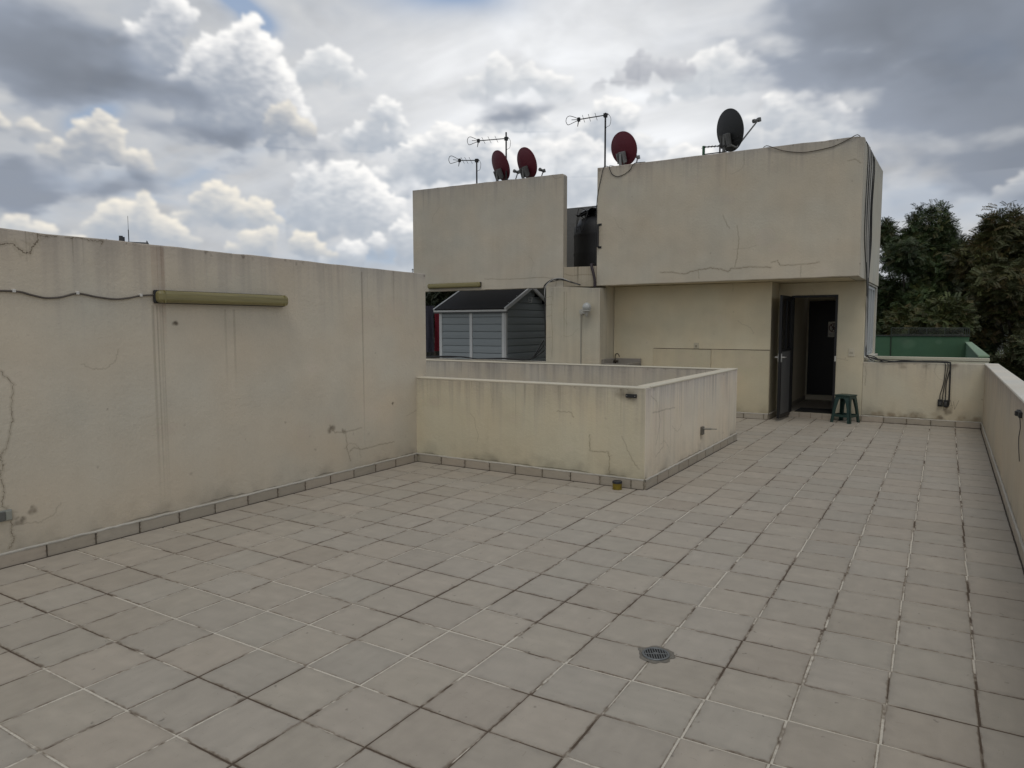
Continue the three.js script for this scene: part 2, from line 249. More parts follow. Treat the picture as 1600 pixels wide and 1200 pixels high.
{ // concrete slab with the light well left open
  const s = new THREE.Shape([[-8.3, -4], [2.15, -4], [2.15, 10.9], [-8.3, 10.9]].map(([x, y]) => new THREE.Vector2(x, y)));
  s.holes.push(new THREE.Path([[-8.1, 4.34], [-1.1, 4.34], [-1.1, 7.55], [-8.1, 7.55]].map(([x, y]) => new THREE.Vector2(x, y))));
  const g = new THREE.ExtrudeGeometry(s, { depth: 0.24, bevelEnabled: false }).rotateX(-Math.PI / 2).translate(0, -0.24, 0);
  part('grout_bed', g, GROUT, floor);
}
function tileAtlas() {
  const n = 2048, cs = 512, c = document.createElement('canvas'); c.width = c.height = n; const ctx = c.getContext('2d'), img = ctx.createImageData(n, n);
  for (let q = 0; q < 16; q++) {
    const R = rngOf(300 + q), ox = (q % 4) * cs, oy = (q >> 2) * cs, tone = lerp(0.98, 1.02, R()), warm = lerp(-0.003, 0.007, R()), em = [0, 1, 2, 3].map(() => lerp(0.5, 1, R()));
    for (let j = 0; j < cs; j++) for (let i = 0; i < cs; i++) {
      const x = i / cs, y = j / cs, S = q * 13.7;
      const cloud = fbm(x * 2.4 + S, y * 2.4, q, 4), sm = fbm(x * 7 + S, y * 2.2, q + 40, 3), gr = PN.noise(x * 90 + S, y * 90, q) * 0.5 + (R() - 0.5);
      const ed = [[x, em[0]], [1 - x, em[1]], [y, em[2]], [1 - y, em[3]]]; let dirt = 0;
      ed.forEach(([e, s], m) => { const along = m < 2 ? y : x, wv = 0.014 + 0.075 * Math.max(0, fbm(along * 4 + S + m * 7, m, q, 4) + 0.12) * s; dirt = Math.max(dirt, s * sst(wv * 1.7, wv * 0.3, e) * (0.5 + 0.5 * sst(-0.2, 0.3, fbm(x * 12 + S, y * 12, m, 2)))); });
      const brd = Math.min(x, y, 1 - x, 1 - y), halo = sst(0.13, 0.0, brd + fbm(x * 5 + S, y * 5, q + 60, 3) * 0.14) * 0.05; const chip = sst(0.36, 0.5, fbm(x * 6 + S, y * 6, q + 80, 3)) * 0.22;
      let m = tone * (1 + cloud * 0.065 + sm * 0.04 + gr * 0.025); m *= (1 - chip) * (1 - halo);
      const k = ((oy + j) * n + ox + i) * 4, D = clamp(dirt) * 0.92;
      img.data[k] = clamp(lerp(170 * m * (1 + warm), 92, D), 0, 255); img.data[k + 1] = clamp(lerp(162 * m, 78, D), 0, 255); img.data[k + 2] = clamp(lerp(150 * m * (1 - warm), 64, D), 0, 255); img.data[k + 3] = 255;
    }
  }
  ctx.putImageData(img, 0, 0);
  for (let q = 0; q < 16; q++) { const R = rngOf(900 + q), ox = (q % 4) * cs, oy = (q >> 2) * cs; for (let s = 0; s < 9; s++) { ctx.fillStyle = css(80, 70, 58, lerp(0.1, 0.5, R())); ctx.beginPath(); ctx.ellipse(ox + 20 + R() * 470, oy + 20 + R() * 470, 1 + R() * 2.5, 1 + R() * 1.5, R() * 3, 0, 7); ctx.fill(); } for (let s = 0; s < 3; s++) { const x = ox + 60 + R() * 380, y = oy + 60 + R() * 380; ctx.strokeStyle = css(95, 86, 72, 0.16); ctx.lineWidth = 2 + R() * 3; ctx.beginPath(); ctx.moveTo(x, y); ctx.quadraticCurveTo(x + R() * 40, y + R() * 30 - 15, x + R() * 60, y + R() * 20 - 10); ctx.stroke(); } }
  const t = new THREE.CanvasTexture(c); t.colorSpace = THREE.SRGBColorSpace; t.anisotropy = 8; return t;
}
const ATLAS = tileAtlas();
const tileMats = [[1, 1, 0.98], [0.98, 0.978, 0.96], [1.02, 1.018, 1.0], [0.995, 0.985, 0.962], [0.988, 0.99, 0.966], [1.01, 1.003, 0.983], [0.945, 0.915, 0.88]].map(([r, g, b]) => new THREE.MeshStandardMaterial({ map: ATLAS, color: lin(r, g, b), roughness: 0.62, bumpMap: BUMP, bumpScale: 0.0012 }));
// a tile with eased edges and slightly uneven outline, top at y = 0.0035
function tileGeo(q, w, d, h0, h1, seed) {
  const R = rngOf(seed), e = 0.004, ox = (q % 4) / 4, oy = 1 - ((q >> 2) + 1) / 4, pos = [], uv = [], idx = [];
  const ring = [[-1, -1], [0, -1], [1, -1], [1, 0], [1, 1], [0, 1], [-1, 1], [-1, 0]].map(([a, b]) => [a * w / 2 + (R() - 0.5) * 0.0022, b * d / 2 + (R() - 0.5) * 0.0022, a, b]);
  const add = (x, y, z) => { pos.push(x, y, z); uv.push(ox + 0.004 + 0.242 * clamp(x / w + 0.5), oy + 0.004 + 0.242 * clamp(0.5 - z / d)); };
  add(0, h1, 0); ring.forEach(([x, z, a, b]) => add(x - a * e, h1, z - b * e)); ring.forEach(([x, z]) => add(x, h1 - 0.0028, z)); ring.forEach(([x, z]) => add(x, h0, z));
  for (let i = 0; i < 8; i++) { const j = (i + 1) % 8; idx.push(0, 1 + j, 1 + i); for (const o of [1, 9]) idx.push(o + i, o + j, o + 8 + i, o + j, o + 8 + j, o + 8 + i); }
  const g = new THREE.BufferGeometry(); g.setAttribute('position', new THREE.Float32BufferAttribute(pos, 3)); g.setAttribute('uv', new THREE.Float32BufferAttribute(uv, 2)); g.setIndex(idx);
  const f = g.toNonIndexed(); f.computeVertexNormals(); return f;
}
const tileGeos = [...Array(16)].map((_, q) => tileGeo(q, 0.3212, 0.3212, -0.004, 0.0035, 40 + q));
{
  const R = rngOf(2024), spots = [], cam = camera.position; camera.updateMatrixWorld(); camera.updateProjectionMatrix();
  const vp = new THREE.Matrix4().multiplyMatrices(camera.projectionMatrix, camera.matrixWorld.clone().invert());
  for (let v = -8; v < 34; v++) for (let u = -13; u < 7; u++) {
    const [x, z] = gridAt(u + 0.5, v + 0.5);
    if (x < -3.9 || x > 2.08 || z < -10.75 || z > 3.6 || (z < -4.2 - 0.02 && z > -7.62 && x < -1.05) || (x < -1.2 && z < -10.2) || (x < -3.85 && z < -4.3)) continue;
    const p = new THREE.Vector3(x, 0, z).applyMatrix4(vp), behind = new THREE.Vector3(x, 0, z).sub(cam).dot(camera.getWorldDirection(new THREE.Vector3())) < 0.3;
    const seen = !behind && Math.abs(p.x) < 1.12 && Math.abs(p.y) < 1.2;
    spots.push({ x, z, seen, left: u < 0, dist: Math.hypot(x - cam.x, z - cam.z) + (z < -8 && x < -1.3 ? 30 : 0) });
  }
  spots.sort((a, b) => (b.seen - a.seen) || a.dist - b.dist);
  const rest = [];
  spots.forEach((s, i) => {
    const q = Math.floor(R() * 16), m = R() < 0.025 ? tileMats[6] : tileMats[Math.floor(R() * 6)], qt = Math.floor(R() * 4), rot = qt * Math.PI / 2 + (s.left ? -0.004 : 0.02) + (R() - 0.5) * 0.008, jx = (R() - 0.5) * 0.003, jz = (R() - 0.5) * 0.003, jy = (R() - 0.5) * 0.0012, tx = (R() - 0.5) * 0.004, tz = (R() - 0.5) * 0.004;
    const o = new THREE.Mesh(tileGeos[q], m); o.name = 'tile'; o.position.set(s.x + jx, jy, s.z + jz); o.rotation.set(tx, rot, tz); if (s.left) o.scale[qt % 2 ? 'z' : 'x'] = 1.035; o.castShadow = o.receiveShadow = true;
    if (s.seen && i < 300) floor.add(o); else { o.updateMatrix(); rest.push(tileGeos[q].clone().applyMatrix4(o.matrix)); }
  });
  const f = part('tile_field', mergeGeometries(rest), tileMats[0], floor); f.userData.kind = 'stuff';
}

// skirting tiles along a wall: from point a to b on the floor, n = outward normal
const skirtGeos = [...Array(6)].map((_, q) => { const g = tileGeo(q * 2, 0.322, 0.088, -0.012, 0.0, 70 + q); return g.rotateX(Math.PI / 2); });
const skirtMats = [[0.97, 0.96, 0.92], [0.9, 0.89, 0.85], [1.02, 0.99, 0.95]].map((c) => new THREE.MeshStandardMaterial({ map: ATLAS, color: lin(...c), roughness: 0.55 }));
const MORTAR = mat([0.6, 0.57, 0.5], 0.95, { bumpMap: BUMP, bumpScale: 0.01 });
function skirting(parent, a, b, nrm, seed, step = 0.33, first = 0) {
  const R = rngOf(seed), A = new THREE.Vector2(...a), B = new THREE.Vector2(...b), L = A.distanceTo(B), d = B.clone().sub(A).normalize(), turn = Math.atan2(nrm[0], nrm[1]), lim = [];
  for (let s = first; s < L; s += step) {
    const e = Math.min(L, s + step), len = e - s - 0.009; if (len < 0.03) continue; const mid = (s + e) / 2;
    const o = new THREE.Mesh(skirtGeos[Math.floor(R() * 6)], skirtMats[Math.floor(R() * 3)]); o.name = 'skirting_tile'; o.castShadow = o.receiveShadow = true;
    o.position.set(A.x + d.x * mid + nrm[0] * 0.014, 0.047 + (R() - 0.5) * 0.004, A.y + d.y * mid + nrm[1] * 0.014); o.rotation.y = turn + (R() - 0.5) * 0.01; o.scale.x = len / 0.322; parent.add(o);
  }
  // uneven line of mortar along the top edge, and below it a dark strip: grout dirt plus contact shade in its colour
  const P = [], n = Math.max(4, Math.round(L / 0.05)); for (let i = 0; i <= n; i++) { const t = i / n * L; P.push([A.x + d.x * t + nrm[0] * (0.005 + R() * 0.003), 0.096 + (R() - 0.5) * 0.005, A.y + d.y * t + nrm[1] * (0.005 + R() * 0.003)]); }
  part('mortar_line', tube(P, 0.0105, n * 2, 6), MORTAR, parent);
  part('joint_and_shade', tube(P.map(([x, , z]) => [x + nrm[0] * 0.013, 0.003, z + nrm[1] * 0.013]), 0.0055, n, 5), mat([0.07, 0.055, 0.042], 1), parent);
}

// ------------------------------------------------------------------ left boundary wall
{
  const top = (a) => 2.225 - 0.008 * Math.max(0, a);
  const m = plaster(5.4, 2.3, 370, CREAM, { seed: 3, streak: 0.35, top: 0.6, drips: 0.7, hAt: (x) => top(x - 1), draw: (ctx, P, T) => {
    const o = (l) => l.map(([a, y]) => [a + 1, y]);
    T.crack(o([[0, 2.12], [0.07, 2.13], [0.11, 2.1], [0.14, 2.08], [0.18, 2.08], [0.2, 2.13], [0.23, 2.16], [0.23, 2.21]]), 0.006, 0.85); T.crack(o([[0.23, 2.2], [0.29, 2.2], [0.35, 2.21]]), 0.005, 0.8);
    T.crack(o([[0.41, 2.205], [0.5, 2.21], [0.59, 2.2], [0.66, 2.205]]), 0.005, 0.7); T.crack(o([[0.66, 2.21], [0.655, 2.18]]), 0.004, 0.7);
    T.crack(o([[-0.04, 1.3], [0.03, 1.21], [0.01, 1.06], [0.01, 0.96], [-0.03, 0.79], [-0.07, 0.75], [-0.06, 0.68], [-0.08, 0.61], [-0.06, 0.5], [-0.08, 0.42], [-0.03, 0.36], [-0.03, 0.23], [-0.02, 0.17], [-0.05, 0.12]]), 0.005, 0.6);
    T.crack(o([[2.82, 0.6], [2.9, 0.51], [3.05, 0.5], [3.28, 0.51]]), 0.004, 0.5); T.crack(o([[3.05, 0.5], [3.06, 0.31], [3.11, 0.19]]), 0.004, 0.55); T.crack(o([[3.1, 0.29], [3.16, 0.32], [3.29, 0.28], [3.51, 0.29], [3.79, 0.29]]), 0.004, 0.5); T.spot(3.85, 0.55, 0.07, 0.28); T.spot(4.02, 0.51, 0.05, 0.2);
    for (const x of [1.02, 1.06, 1.09]) T.run(x + 1, 1.75, 0.14, 0.03, 0.13); T.run(2.05, 2.2, 1.4, 0.12, 0.12, [120, 84, 66]); T.run(4.33, 2.15, 0.3, 0.05, 0.1); for (const x of [1.65, 1.75]) T.run(x + 1, 1.73, 1.0, 0.03, 0.1);
    T.spot(2.2, 1.6, 0.04, 0.4); T.spot(4.78, 0.72, 0.03, 0.35); T.spot(1.02, 0.3, 0.05, 0.3); T.spot(1.1, 0.35, 0.05, 0.22);
  } });
  const w = thing('boundary_wall', 'tall cream plastered wall along the left side of the terrace', 'wall');
  const a0 = -1.0; part('wall', faceXp(slab([[a0, 0], [4.385, 0], [4.385, 2.19], [a0, 2.232]], 0.16), -3.77), m, w);
  part('wall', faceXp(slab([[-3.5, 0], [a0, 0], [a0, 2.232], [-3.5, 2.25]], 0.16), -3.77), m, w);
  skirting(w, [-3.77, 2.9], [-3.77, -4.2], [1, 0], 11, 0.33, 0.1);
}
// ------------------------------------------------------------------ light well parapet
{
  const w = thing('light_well_parapet', 'weathered waist-high cream parapet boxing in the light well', 'parapet');
  const cA = [206, 197, 171], cB = [225, 214, 193];  // tones raised, most on the side wall, to stand in for light there
  const front = plaster(3.1, 1.05, 560, cA, { seed: 8, top: 0.9, bottom: 1.3, streak: 1.2, drips: 1.6, hAt: () => 1, draw: (ctx, P, T, R) => {
    const o = (l) => l.map(([x, y]) => [x + 3.78, y]);
    T.crack(o([[-1.92, 0.71], [-1.76, 0.71], [-1.73, 0.66]]), 0.003, 0.5); T.crack(o([[-1.55, 0.5], [-1.54, 0.33], [-1.35, 0.34], [-1.33, 0.29], [-1.33, 0.13]]), 0.004, 0.65); T.crack(o([[-1.2, 0.5], [-1.1, 0.3], [-1.02, 0.2]]), 0.003, 0.4);
    T.spot(2.65, 0.9, 0.12, 0.2); T.spot(2.55, 0.93, 0.1, 0.18); for (let i = 0; i < 26; i++) T.run(R() * 3, 0.99, 0.2 + R() * 0.6, 0.03, 0.1, [205, 196, 168]);
  } });
  const right = plaster(3.6, 1.05, 520, cB, { seed: 9, top: 0.9, bottom: 1.2, streak: 2.2, drips: 2, hAt: () => 1, draw: (ctx, P, T, R) => {
    T.crack([[0.2, 0.73], [0.5, 0.73], [0.86, 0.72]], 0.004, 0.55); T.crack([[0.15, 0.9], [0.3, 0.84], [0.42, 0.62], [0.3, 0.4]], 0.003, 0.4); T.crack([[0.5, 0.7], [0.52, 0.35], [0.3, 0.28]], 0.003, 0.35);
    for (let i = 0; i < 60; i++) T.run(R() * 3.5, 0.99, R() * 0.7, 0.025, 0.14, R() < 0.6 ? [216, 210, 196] : [130, 122, 106]); T.spot(1.83, 0.28, 0.07, 0.25);
  } });
  const back = plaster(7.3, 1.05, 200, [198, 188, 168], { skirt: false, seed: 10, top: 0.9, streak: 1.2, drips: 1.8, hAt: () => 1 });
  part('wall', faceZ(slab([[-3.78, -2.5], [-0.966, -2.5], [-0.966, 0.987], [-3.78, 0.975]], 0.135), -4.19), front, w);
  part('wall', faceXp(slab([[4.194, -2.5], [7.65, -2.5], [7.65, 0.99], [4.194, 0.986]], 0.135), -0.963), right, w);
  part('wall', faceZ(slab([[-8.1, -2.5], [-1.1, -2.5], [-1.1, 0.99], [-8.1, 0.975]], 0.12), -7.52), back, w);
  const cop = plaster(3.6, 0.4, 300, [206, 199, 180], { skirt: false, seed: 12, top: 0, bottom: 0, streak: 0, drips: 0 });
  part('coping', rbox(-3.77, -0.968, 0.974, 0.994, -4.325, -4.187, 0.008), cop, w); part('coping', rbox(-1.105, -0.957, 0.979, 0.999, -7.655, -4.33, 0.008), cop, w); part('coping', rbox(-8.1, -1.11, 0.974, 0.994, -7.645, -7.515, 0.008), cop, w);
  part('shaft_floor', box(-8.1, -1.0, -2.7, -2.5, -7.6, -4.2), mat([0.2, 0.19, 0.17], 1), w);
  part('shaft_wall', box(-8.25, -8.1, -2.5, 0.95, -7.6, -4.2), mat([0.4, 0.37, 0.3], 1), w);
  skirting(w, [-3.755, -4.19], [-0.965, -4.19], [0, 1], 21, 0.33, 0.02); skirting(w, [-0.963, -4.19], [-0.963, -7.655], [1, 0], 22, 0.33, 0.14 - 0.33 + 0.19);
}
// ------------------------------------------------------------------ far and right parapets
{
  const w = thing('end_parapet', 'low cream parapet closing the far end beside the doorway', 'parapet');
  const m = plaster(1.8, 1.05, 620, [202, 193, 170], { seed: 14, top: 0.5, bottom: 1.4, streak: 0.7, hAt: () => 1, draw: (ctx, P, T, R) => {
    T.crack([[0.03, 0.92], [0.05, 0.8], [0.04, 0.6]], 0.004, 0.5); T.spot(1.2, 0.25, 0.1, 0.25); T.spot(1.1, 0.14, 0.08, 0.2); ctx.strokeStyle = css(90, 82, 70, 0.6); ctx.lineWidth = 3; for (const [a, b] of [[[1.24, 0.42], [1.27, 0.3]], [[1.24, 0.33], [1.27, 0.34]], [[1.28, 0.4], [1.3, 0.28]], [[1.3, 0.28], [1.35, 0.42]]]) { ctx.beginPath(); ctx.moveTo(...P(...a)); ctx.lineTo(...P(...b)); ctx.stroke(); }
    for (let i = 0; i < 14; i++) T.spot(0.1 + R() * 1.6, 0.11 + R() * 0.03, 0.1, 0.16, [110, 92, 70]); for (let i = 0; i < 6; i++) T.spot(0.5 + R(), 0.95, 0.1, 0.08);
  } });
  part('wall', faceZ(slab([[0.31, 0], [1.985, 0], [1.985, 0.99], [0.31, 0.975]], 0.14), -10.67), m, w);
  skirting(w, [0.31, -10.67], [1.97, -10.67], [0, 1], 31, 0.33, 0.0);
}
{
  const w = thing('side_parapet', 'long low parapet with pale brushed cap along the right side', 'parapet');
  const m = plaster(6, 1.1, 330, [190, 178, 156], { seed: 15, top: 1.1, bottom: 0.8, streak: 2.2, drips: 3, hAt: () => 1.02 });
  const cap = plaster(4, 0.5, 300, [212, 208, 196], { skirt: false, seed: 16, top: 0, bottom: 0, streak: 0, drips: 0, draw: (ctx, P, T, R) => { for (let i = 0; i < 260; i++) { ctx.fillStyle = css(120, 112, 100, 0.05 + R() * 0.14); ctx.fillRect(R() * 1200, R() * 150, 1.5, 20 + R() * 60); } } });
  part('wall', faceXm(slab([[-10.81, 0], [3.2, 0], [3.2, 1.052], [-10.81, 0.975]], 0.17), 1.975), m, w);
  const g = rbox(-7.005, 7.005, -0.011, 0.011, -0.09, 0.09, 0.007); { const p = g.attributes.position, uv = g.attributes.uv; for (let i = 0; i < p.count; i++) uv.setXY(i, p.getX(i), p.getZ(i) + 0.2); } g.rotateZ(0.0055).rotateY(-Math.PI / 2).translate(2.059, 1.025, -3.805); part('coping', g, cap, w);
  skirting(w, [1.975, -10.64], [1.975, 2.9], [-1, 0], 33, 0.33, 0.2);
}

// ------------------------------------------------------------------ rooftop building
const bld = thing('rooftop_building', 'cream two storey stairwell and tank building at the terrace end', 'building');
{  // upper walls toned darker, lower walls lighter, to offset the sun on them
  const mL = plaster(3.7, 2.3, 300, [187, 179, 163], { skirt: false, seed: 20, top: 0.7, bottom: 0, streak: 0.8, drips: 1.2, craze: 0.6, hAt: () => 2.1, draw: (ctx, P, T) => { T.crack([[1.8, 0.21], [2.4, 0.18], [2.98, 0.2], [3.5, 0.16]], 0.005, 0.6); T.crack([[3.3, 2.05], [3.35, 1.98], [3.5, 1.99]], 0.003, 0.5); T.crack([[3.4, 0.16], [3.38, 0.02]], 0.005, 0.5); } });
  const mR = plaster(4.4, 2.2, 380, [190, 181, 163], { skirt: false, seed: 21, top: 0.7, bottom: 0, streak: 0.6, drips: 1, craze: 0.6, hAt: () => 2.06, draw: (ctx, P, T) => {
    const o = (l) => l.map(([x, y]) => [x + 3.945, y - 2.29]);
    T.crack(o([[-1.71, 3.36], [-1.65, 3.21], [-1.6, 3.14]]), 0.005, 0.5); T.crack(o([[-1.48, 3.18], [-1.45, 2.95], [-1.47, 2.69], [-1.5, 2.52]]), 0.005, 0.5);
    T.crack(o([[-2.75, 2.48], [-2.55, 2.48], [-2.35, 2.44], [-2.11, 2.5], [-1.88, 2.52], [-1.71, 2.49], [-1.6, 2.45], [-1.56, 2.5], [-1.23, 2.51], [-0.94, 2.49]]), 0.008, 0.85);
    T.crack(o([[-0.94, 2.57], [-0.85, 2.59], [-0.8, 2.51], [-0.33, 2.52], [-0.24, 2.54]]), 0.006, 0.6); T.crack(o([[-2.1, 2.5], [-2.08, 2.36]]), 0.004, 0.4); T.crack(o([[-0.5, 2.5], [-0.5, 2.33]]), 0.004, 0.4); T.crack(o([[0.1, 4.0], [0.2, 4.02], [0.28, 3.95]]), 0.004, 0.5);
  } });
  const side = plaster(4, 2.2, 200, [196, 190, 174], { skirt: false, seed: 22, top: 0.8, bottom: 0, streak: 1.6 }), plain = plaster(3, 2.4, 260, [209, 198, 170], { seed: 23, top: 0.1, bottom: 1.2, streak: 0.4, drips: 0 });
  const doorW = plaster(1.5, 2.4, 420, [202, 193, 168], { seed: 24, top: 0.1, bottom: 1.3, streak: 0.5, drips: 0, draw: (ctx, P, T) => { T.crack([[0.96, 1.03], [1.05, 1.02], [1.12, 1.0]], 0.003, 0.4); } });
  const pil = plaster(1.3, 2.4, 420, [188, 180, 160], { seed: 25, top: 0.8, bottom: 0.3, streak: 1.6, drips: 4, craze: 2, draw: (ctx, P, T) => { T.crack([[0.13, 2.2], [0.12, 1.8], [0.14, 1.4], [0.13, 1.0]], 0.004, 0.45); for (const y of [1.75, 1.35, 1.95, 2.1]) T.crack([[0.0, y], [0.13, y + 0.02]], 0.003, 0.35); T.run(0.4, 2.2, 1.2, 0.1, 0.1); } });
  const sillM = plaster(0.8, 0.5, 500, [176, 166, 146], { skirt: false, seed: 26, top: 0.5, bottom: 0.4, streak: 3, drips: 6, craze: 3, draw: (ctx, P, T) => { T.crack([[0.02, 0.24], [0.2, 0.2], [0.4, 0.22], [0.6, 0.2]], 0.005, 0.6); T.run(0.28, 0.36, 0.02, 0.05, 0.3); } });
  const rc = plaster(3, 3, 100, [176, 170, 156], { skirt: false, seed: 27, top: 0, bottom: 0 });
  const off = (g, dy) => { const uv = g.attributes.uv; for (let i = 0; i < uv.count; i++) uv.setY(i, uv.getY(i) - dy); return g; };
  // left upper storey
  part('upper_wall', faceZ(off(slab([[-8.15, 2.288], [-4.615, 2.288], [-4.615, 4.31], [-4.64, 4.34], [-8.15, 4.385]], 0.15), 2.288), -9.5), mL, bld);
  part('upper_wall', faceXm(off(slab([[-12.9, 2.6], [-9.66, 2.6], [-9.66, 4.33], [-12.9, 4.33]], 0.15), 2.288), -8.148), side, bld);
  part('roof_slab', box(-8.14, -5.0, 2.52, 2.64, -13.0, -11.9), rc, bld); part('roof_slab', box(-4.99, -4.0, 2.52, 2.64, -13.0, -9.64), rc, bld);  // unseen yard slab, left open in front so daylight reaches the shed
  // sill between the two storeys, at the gap
  part('sill_wall', faceZ(off(slab([[-4.612, 2.288], [-3.948, 2.288], [-3.948, 2.643], [-4.612, 2.65]], 0.15), 2.288), -9.503), sillM, bld);
  // right upper storey
  part('upper_wall', faceZ(off(slab([[-3.945, 2.29], [0.316, 2.31], [0.316, 4.318], [0.22, 4.342], [-3.945, 4.366]], 0.15, [], 0.012), 2.29), -9.5), mR, bld);
  part('upper_wall', faceXp(off(slab([[9.655, 2.305], [12.9, 2.31], [12.9, 4.44], [9.655, 4.32]], 0.15), 2.288), 0.314), side, bld);
  part('upper_wall', faceXm(off(slab([[-12.9, 2.66], [-9.655, 2.66], [-9.655, 4.35], [-12.9, 4.35]], 0.15), 2.288), -3.942), side, bld);
  part('roof_slab', box(-3.785, 0.16, 3.8, 3.95, -12.88, -9.66), rc, bld); part('soffit', box(-3.93, 0.155, 2.304, 2.45, -12.95, -9.66), plain, bld);
  // ground storey
  part('pillar', faceZ(slab([[-4.93, 0], [-3.83, 0], [-3.83, 2.25], [-4.93, 2.3]], 0.3), -9.42), pil, bld); part('pillar', box(-4.9, -3.86, 0, 2.5, -10.5, -9.725), pil, bld);
  part('recess_wall', faceZ(slab([[-3.855, 0], [-1.04, 0], [-1.04, 2.3], [-3.855, 2.3]], 0.72), -10.1), plain, bld);
  const pm = plaster(2.1, 1.2, 360, [198, 187, 159], { skirt: false, seed: 28, top: 0.2, bottom: 1.3, streak: 0.4, drips: 0, draw: (ctx, P, T) => { T.spot(1.57, 0.71, 0.025, 0.9, [40, 34, 28]); T.spot(1.57, 0.71, 0.02, 0.9, [40, 34, 28]); } });
  for (const [x0, x1] of [[-3.07, -2.026], [-2.018, -1.046]]) part('wall_panel', faceZ(slab([[x0, 0.005], [x1, 0.005], [x1, 1.158], [x0, 1.164]], 0.016, [], 0.004), -10.085), pm, bld);
  part('groove', box(-3.075, -1.045, 1.161, 1.173, -10.11, -10.094), mat([0.13, 0.105, 0.075], 1), bld);  // dark strip laid on the wall, its colour standing for groove shade
  part('door_wall', faceZ(slab([[-1.04, 0], [0.308, 0], [0.308, 2.3], [-1.04, 2.3]], 0.15, [[[-0.82, 0.088], [-0.105, 0.088], [-0.105, 2.08], [-0.82, 2.08]]]), -10.672), doorW, bld);
  part('side_wall', faceXp(slab([[10.825, -0.2], [12.92, -0.2], [12.92, 2.3], [10.825, 2.3]], 0.15, [[[10.9, 1.05], [12.78, 1.05], [12.78, 2.27], [10.9, 2.27]]]), 0.3), side, bld);
  // back and floor of the yard; near-black back wall added to darken the opening
  part('sill_wall', faceZ(slab([[-8.14, -0.2], [-4.935, -0.2], [-4.935, 0.905], [-8.14, 0.9]], 0.13), -9.5), rc, bld);
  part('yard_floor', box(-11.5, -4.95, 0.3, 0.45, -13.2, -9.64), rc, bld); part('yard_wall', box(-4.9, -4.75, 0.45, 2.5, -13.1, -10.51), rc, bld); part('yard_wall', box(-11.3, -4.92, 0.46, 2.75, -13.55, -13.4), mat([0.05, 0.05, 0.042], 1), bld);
  // hallway
  const hm = mat([0.56, 0.51, 0.4], 0.8), hf = mat([0.3, 0.27, 0.23], 0.45);
  part('hall_floor', box(-0.96, 0.13, 0, 0.088, -13.1, -10.825), hf, bld); part('hall_wall', box(-1.04, -0.935, 0.09, 2.3, -13.0, -10.83), hm, bld); part('hall_wall', box(0.13, 0.145, 0.09, 2.3, -13.0, -10.83), hm, bld); part('hall_wall', box(-1.04, 0.15, 0.0, 2.3, -13.15, -13.0), hm, bld); part('hall_skirting', box(-0.934, -0.925, 0.09, 0.17, -12.99, -10.84), hf, bld);
  part('door_step', rbox(-0.83, -0.1, 0.0, 0.0865, -10.85, -10.655, 0.004), skirtMats[2], bld);
  const black = mat([0.012, 0.012, 0.013], 0.45, { metalness: 0.3 });
  part('door_frame', [box(-0.826, -0.79, 0.09, 2.085, -10.76, -10.66), box(-0.135, -0.1, 0.09, 2.085, -10.76, -10.66), box(-0.79, -0.135, 2.05, 2.085, -10.76, -10.66)], black, bld);
  part('door_strike', rbox(-0.125, -0.098, 0.98, 1.07, -10.665, -10.652, 0.004), mat([0.55, 0.54, 0.5], 0.4, { metalness: 0.6 }), bld);
  const idr = part('inner_door', rbox(-0.9, -0.1, 0.2, 2.06, -12.99, -12.95, 0.006), black, bld);
  // open leaf, hinged on the left jamb
  const leaf = new THREE.Group(); leaf.name = 'door'; leaf.position.set(-0.82, 0.05, -10.65); leaf.rotation.y = Math.PI / 2 + 0.055; leaf.rotation.y *= -1; bld.add(leaf); leaf.userData.label = 'black steel door leaf standing open with grey lower panel';
  const bar2 = [rbox(0, 0.05, 0, 2.02, -0.02, 0.02, 0.003), rbox(0.66, 0.72, 0, 2.02, -0.02, 0.02, 0.003), rbox(0.05, 0.66, 1.96, 2.02, -0.02, 0.02, 0.003), rbox(0.05, 0.66, 0, 0.06, -0.02, 0.02, 0.003), rbox(0.05, 0.66, 1.1, 1.15, -0.02, 0.02, 0.003), rbox(0.33, 0.36, 1.15, 1.96, -0.015, 0.015, 0.003)];
  leaf.rotation.y = -(Math.PI / 2) + 0.0; // free edge towards the terrace
  leaf.rotation.y = -Math.PI / 2 - 0.05;
  part('leaf_frame', bar2, black, leaf); part('leaf_panel', box(0.05, 0.66, 0.06, 1.1, -0.012, 0.012), mat([0.085, 0.085, 0.083], 0.5), leaf);
  part('glass', box(0.05, 0.66, 1.15, 1.96, -0.004, 0.004), mat([0.01, 0.01, 0.012], 0.1), leaf);
  const chrome = mat([0.6, 0.6, 0.58], 0.3, { metalness: 0.9 });
  part('handle', [rbox(0.66, 0.71, 0.93, 1.07, -0.03, 0.03, 0.006), bar([0.685, 1.01, -0.03], [0.685, 1.01, -0.075], 0.011), bar([0.685, 1.01, -0.075], [0.59, 1.01, -0.078], 0.01), bar([0.685, 1.01, 0.03], [0.685, 1.01, 0.075], 0.011), bar([0.685, 1.01, 0.075], [0.59, 1.01, 0.078], 0.01)], chrome, leaf);
  // side window
  const win = new THREE.Group(); win.name = 'window'; bld.add(win); const al = mat([0.55, 0.56, 0.56], 0.4, { metalness: 0.5 });
  part('frame', [rbox(0.2, 0.27, 1.05, 1.1, -12.78, -10.9, 0.004), rbox(0.2, 0.27, 2.22, 2.27, -12.78, -10.9, 0.004), rbox(0.2, 0.27, 1.1, 2.22, -10.95, -10.9, 0.004), rbox(0.2, 0.27, 1.1, 2.22, -12.78, -12.73, 0.004)], al, win);
  for (const z of [-11.35, -11.8, -12.25]) part('mullion', rbox(0.205, 0.275, 1.1, 2.22, z - 0.025, z + 0.025, 0.004), al, win);
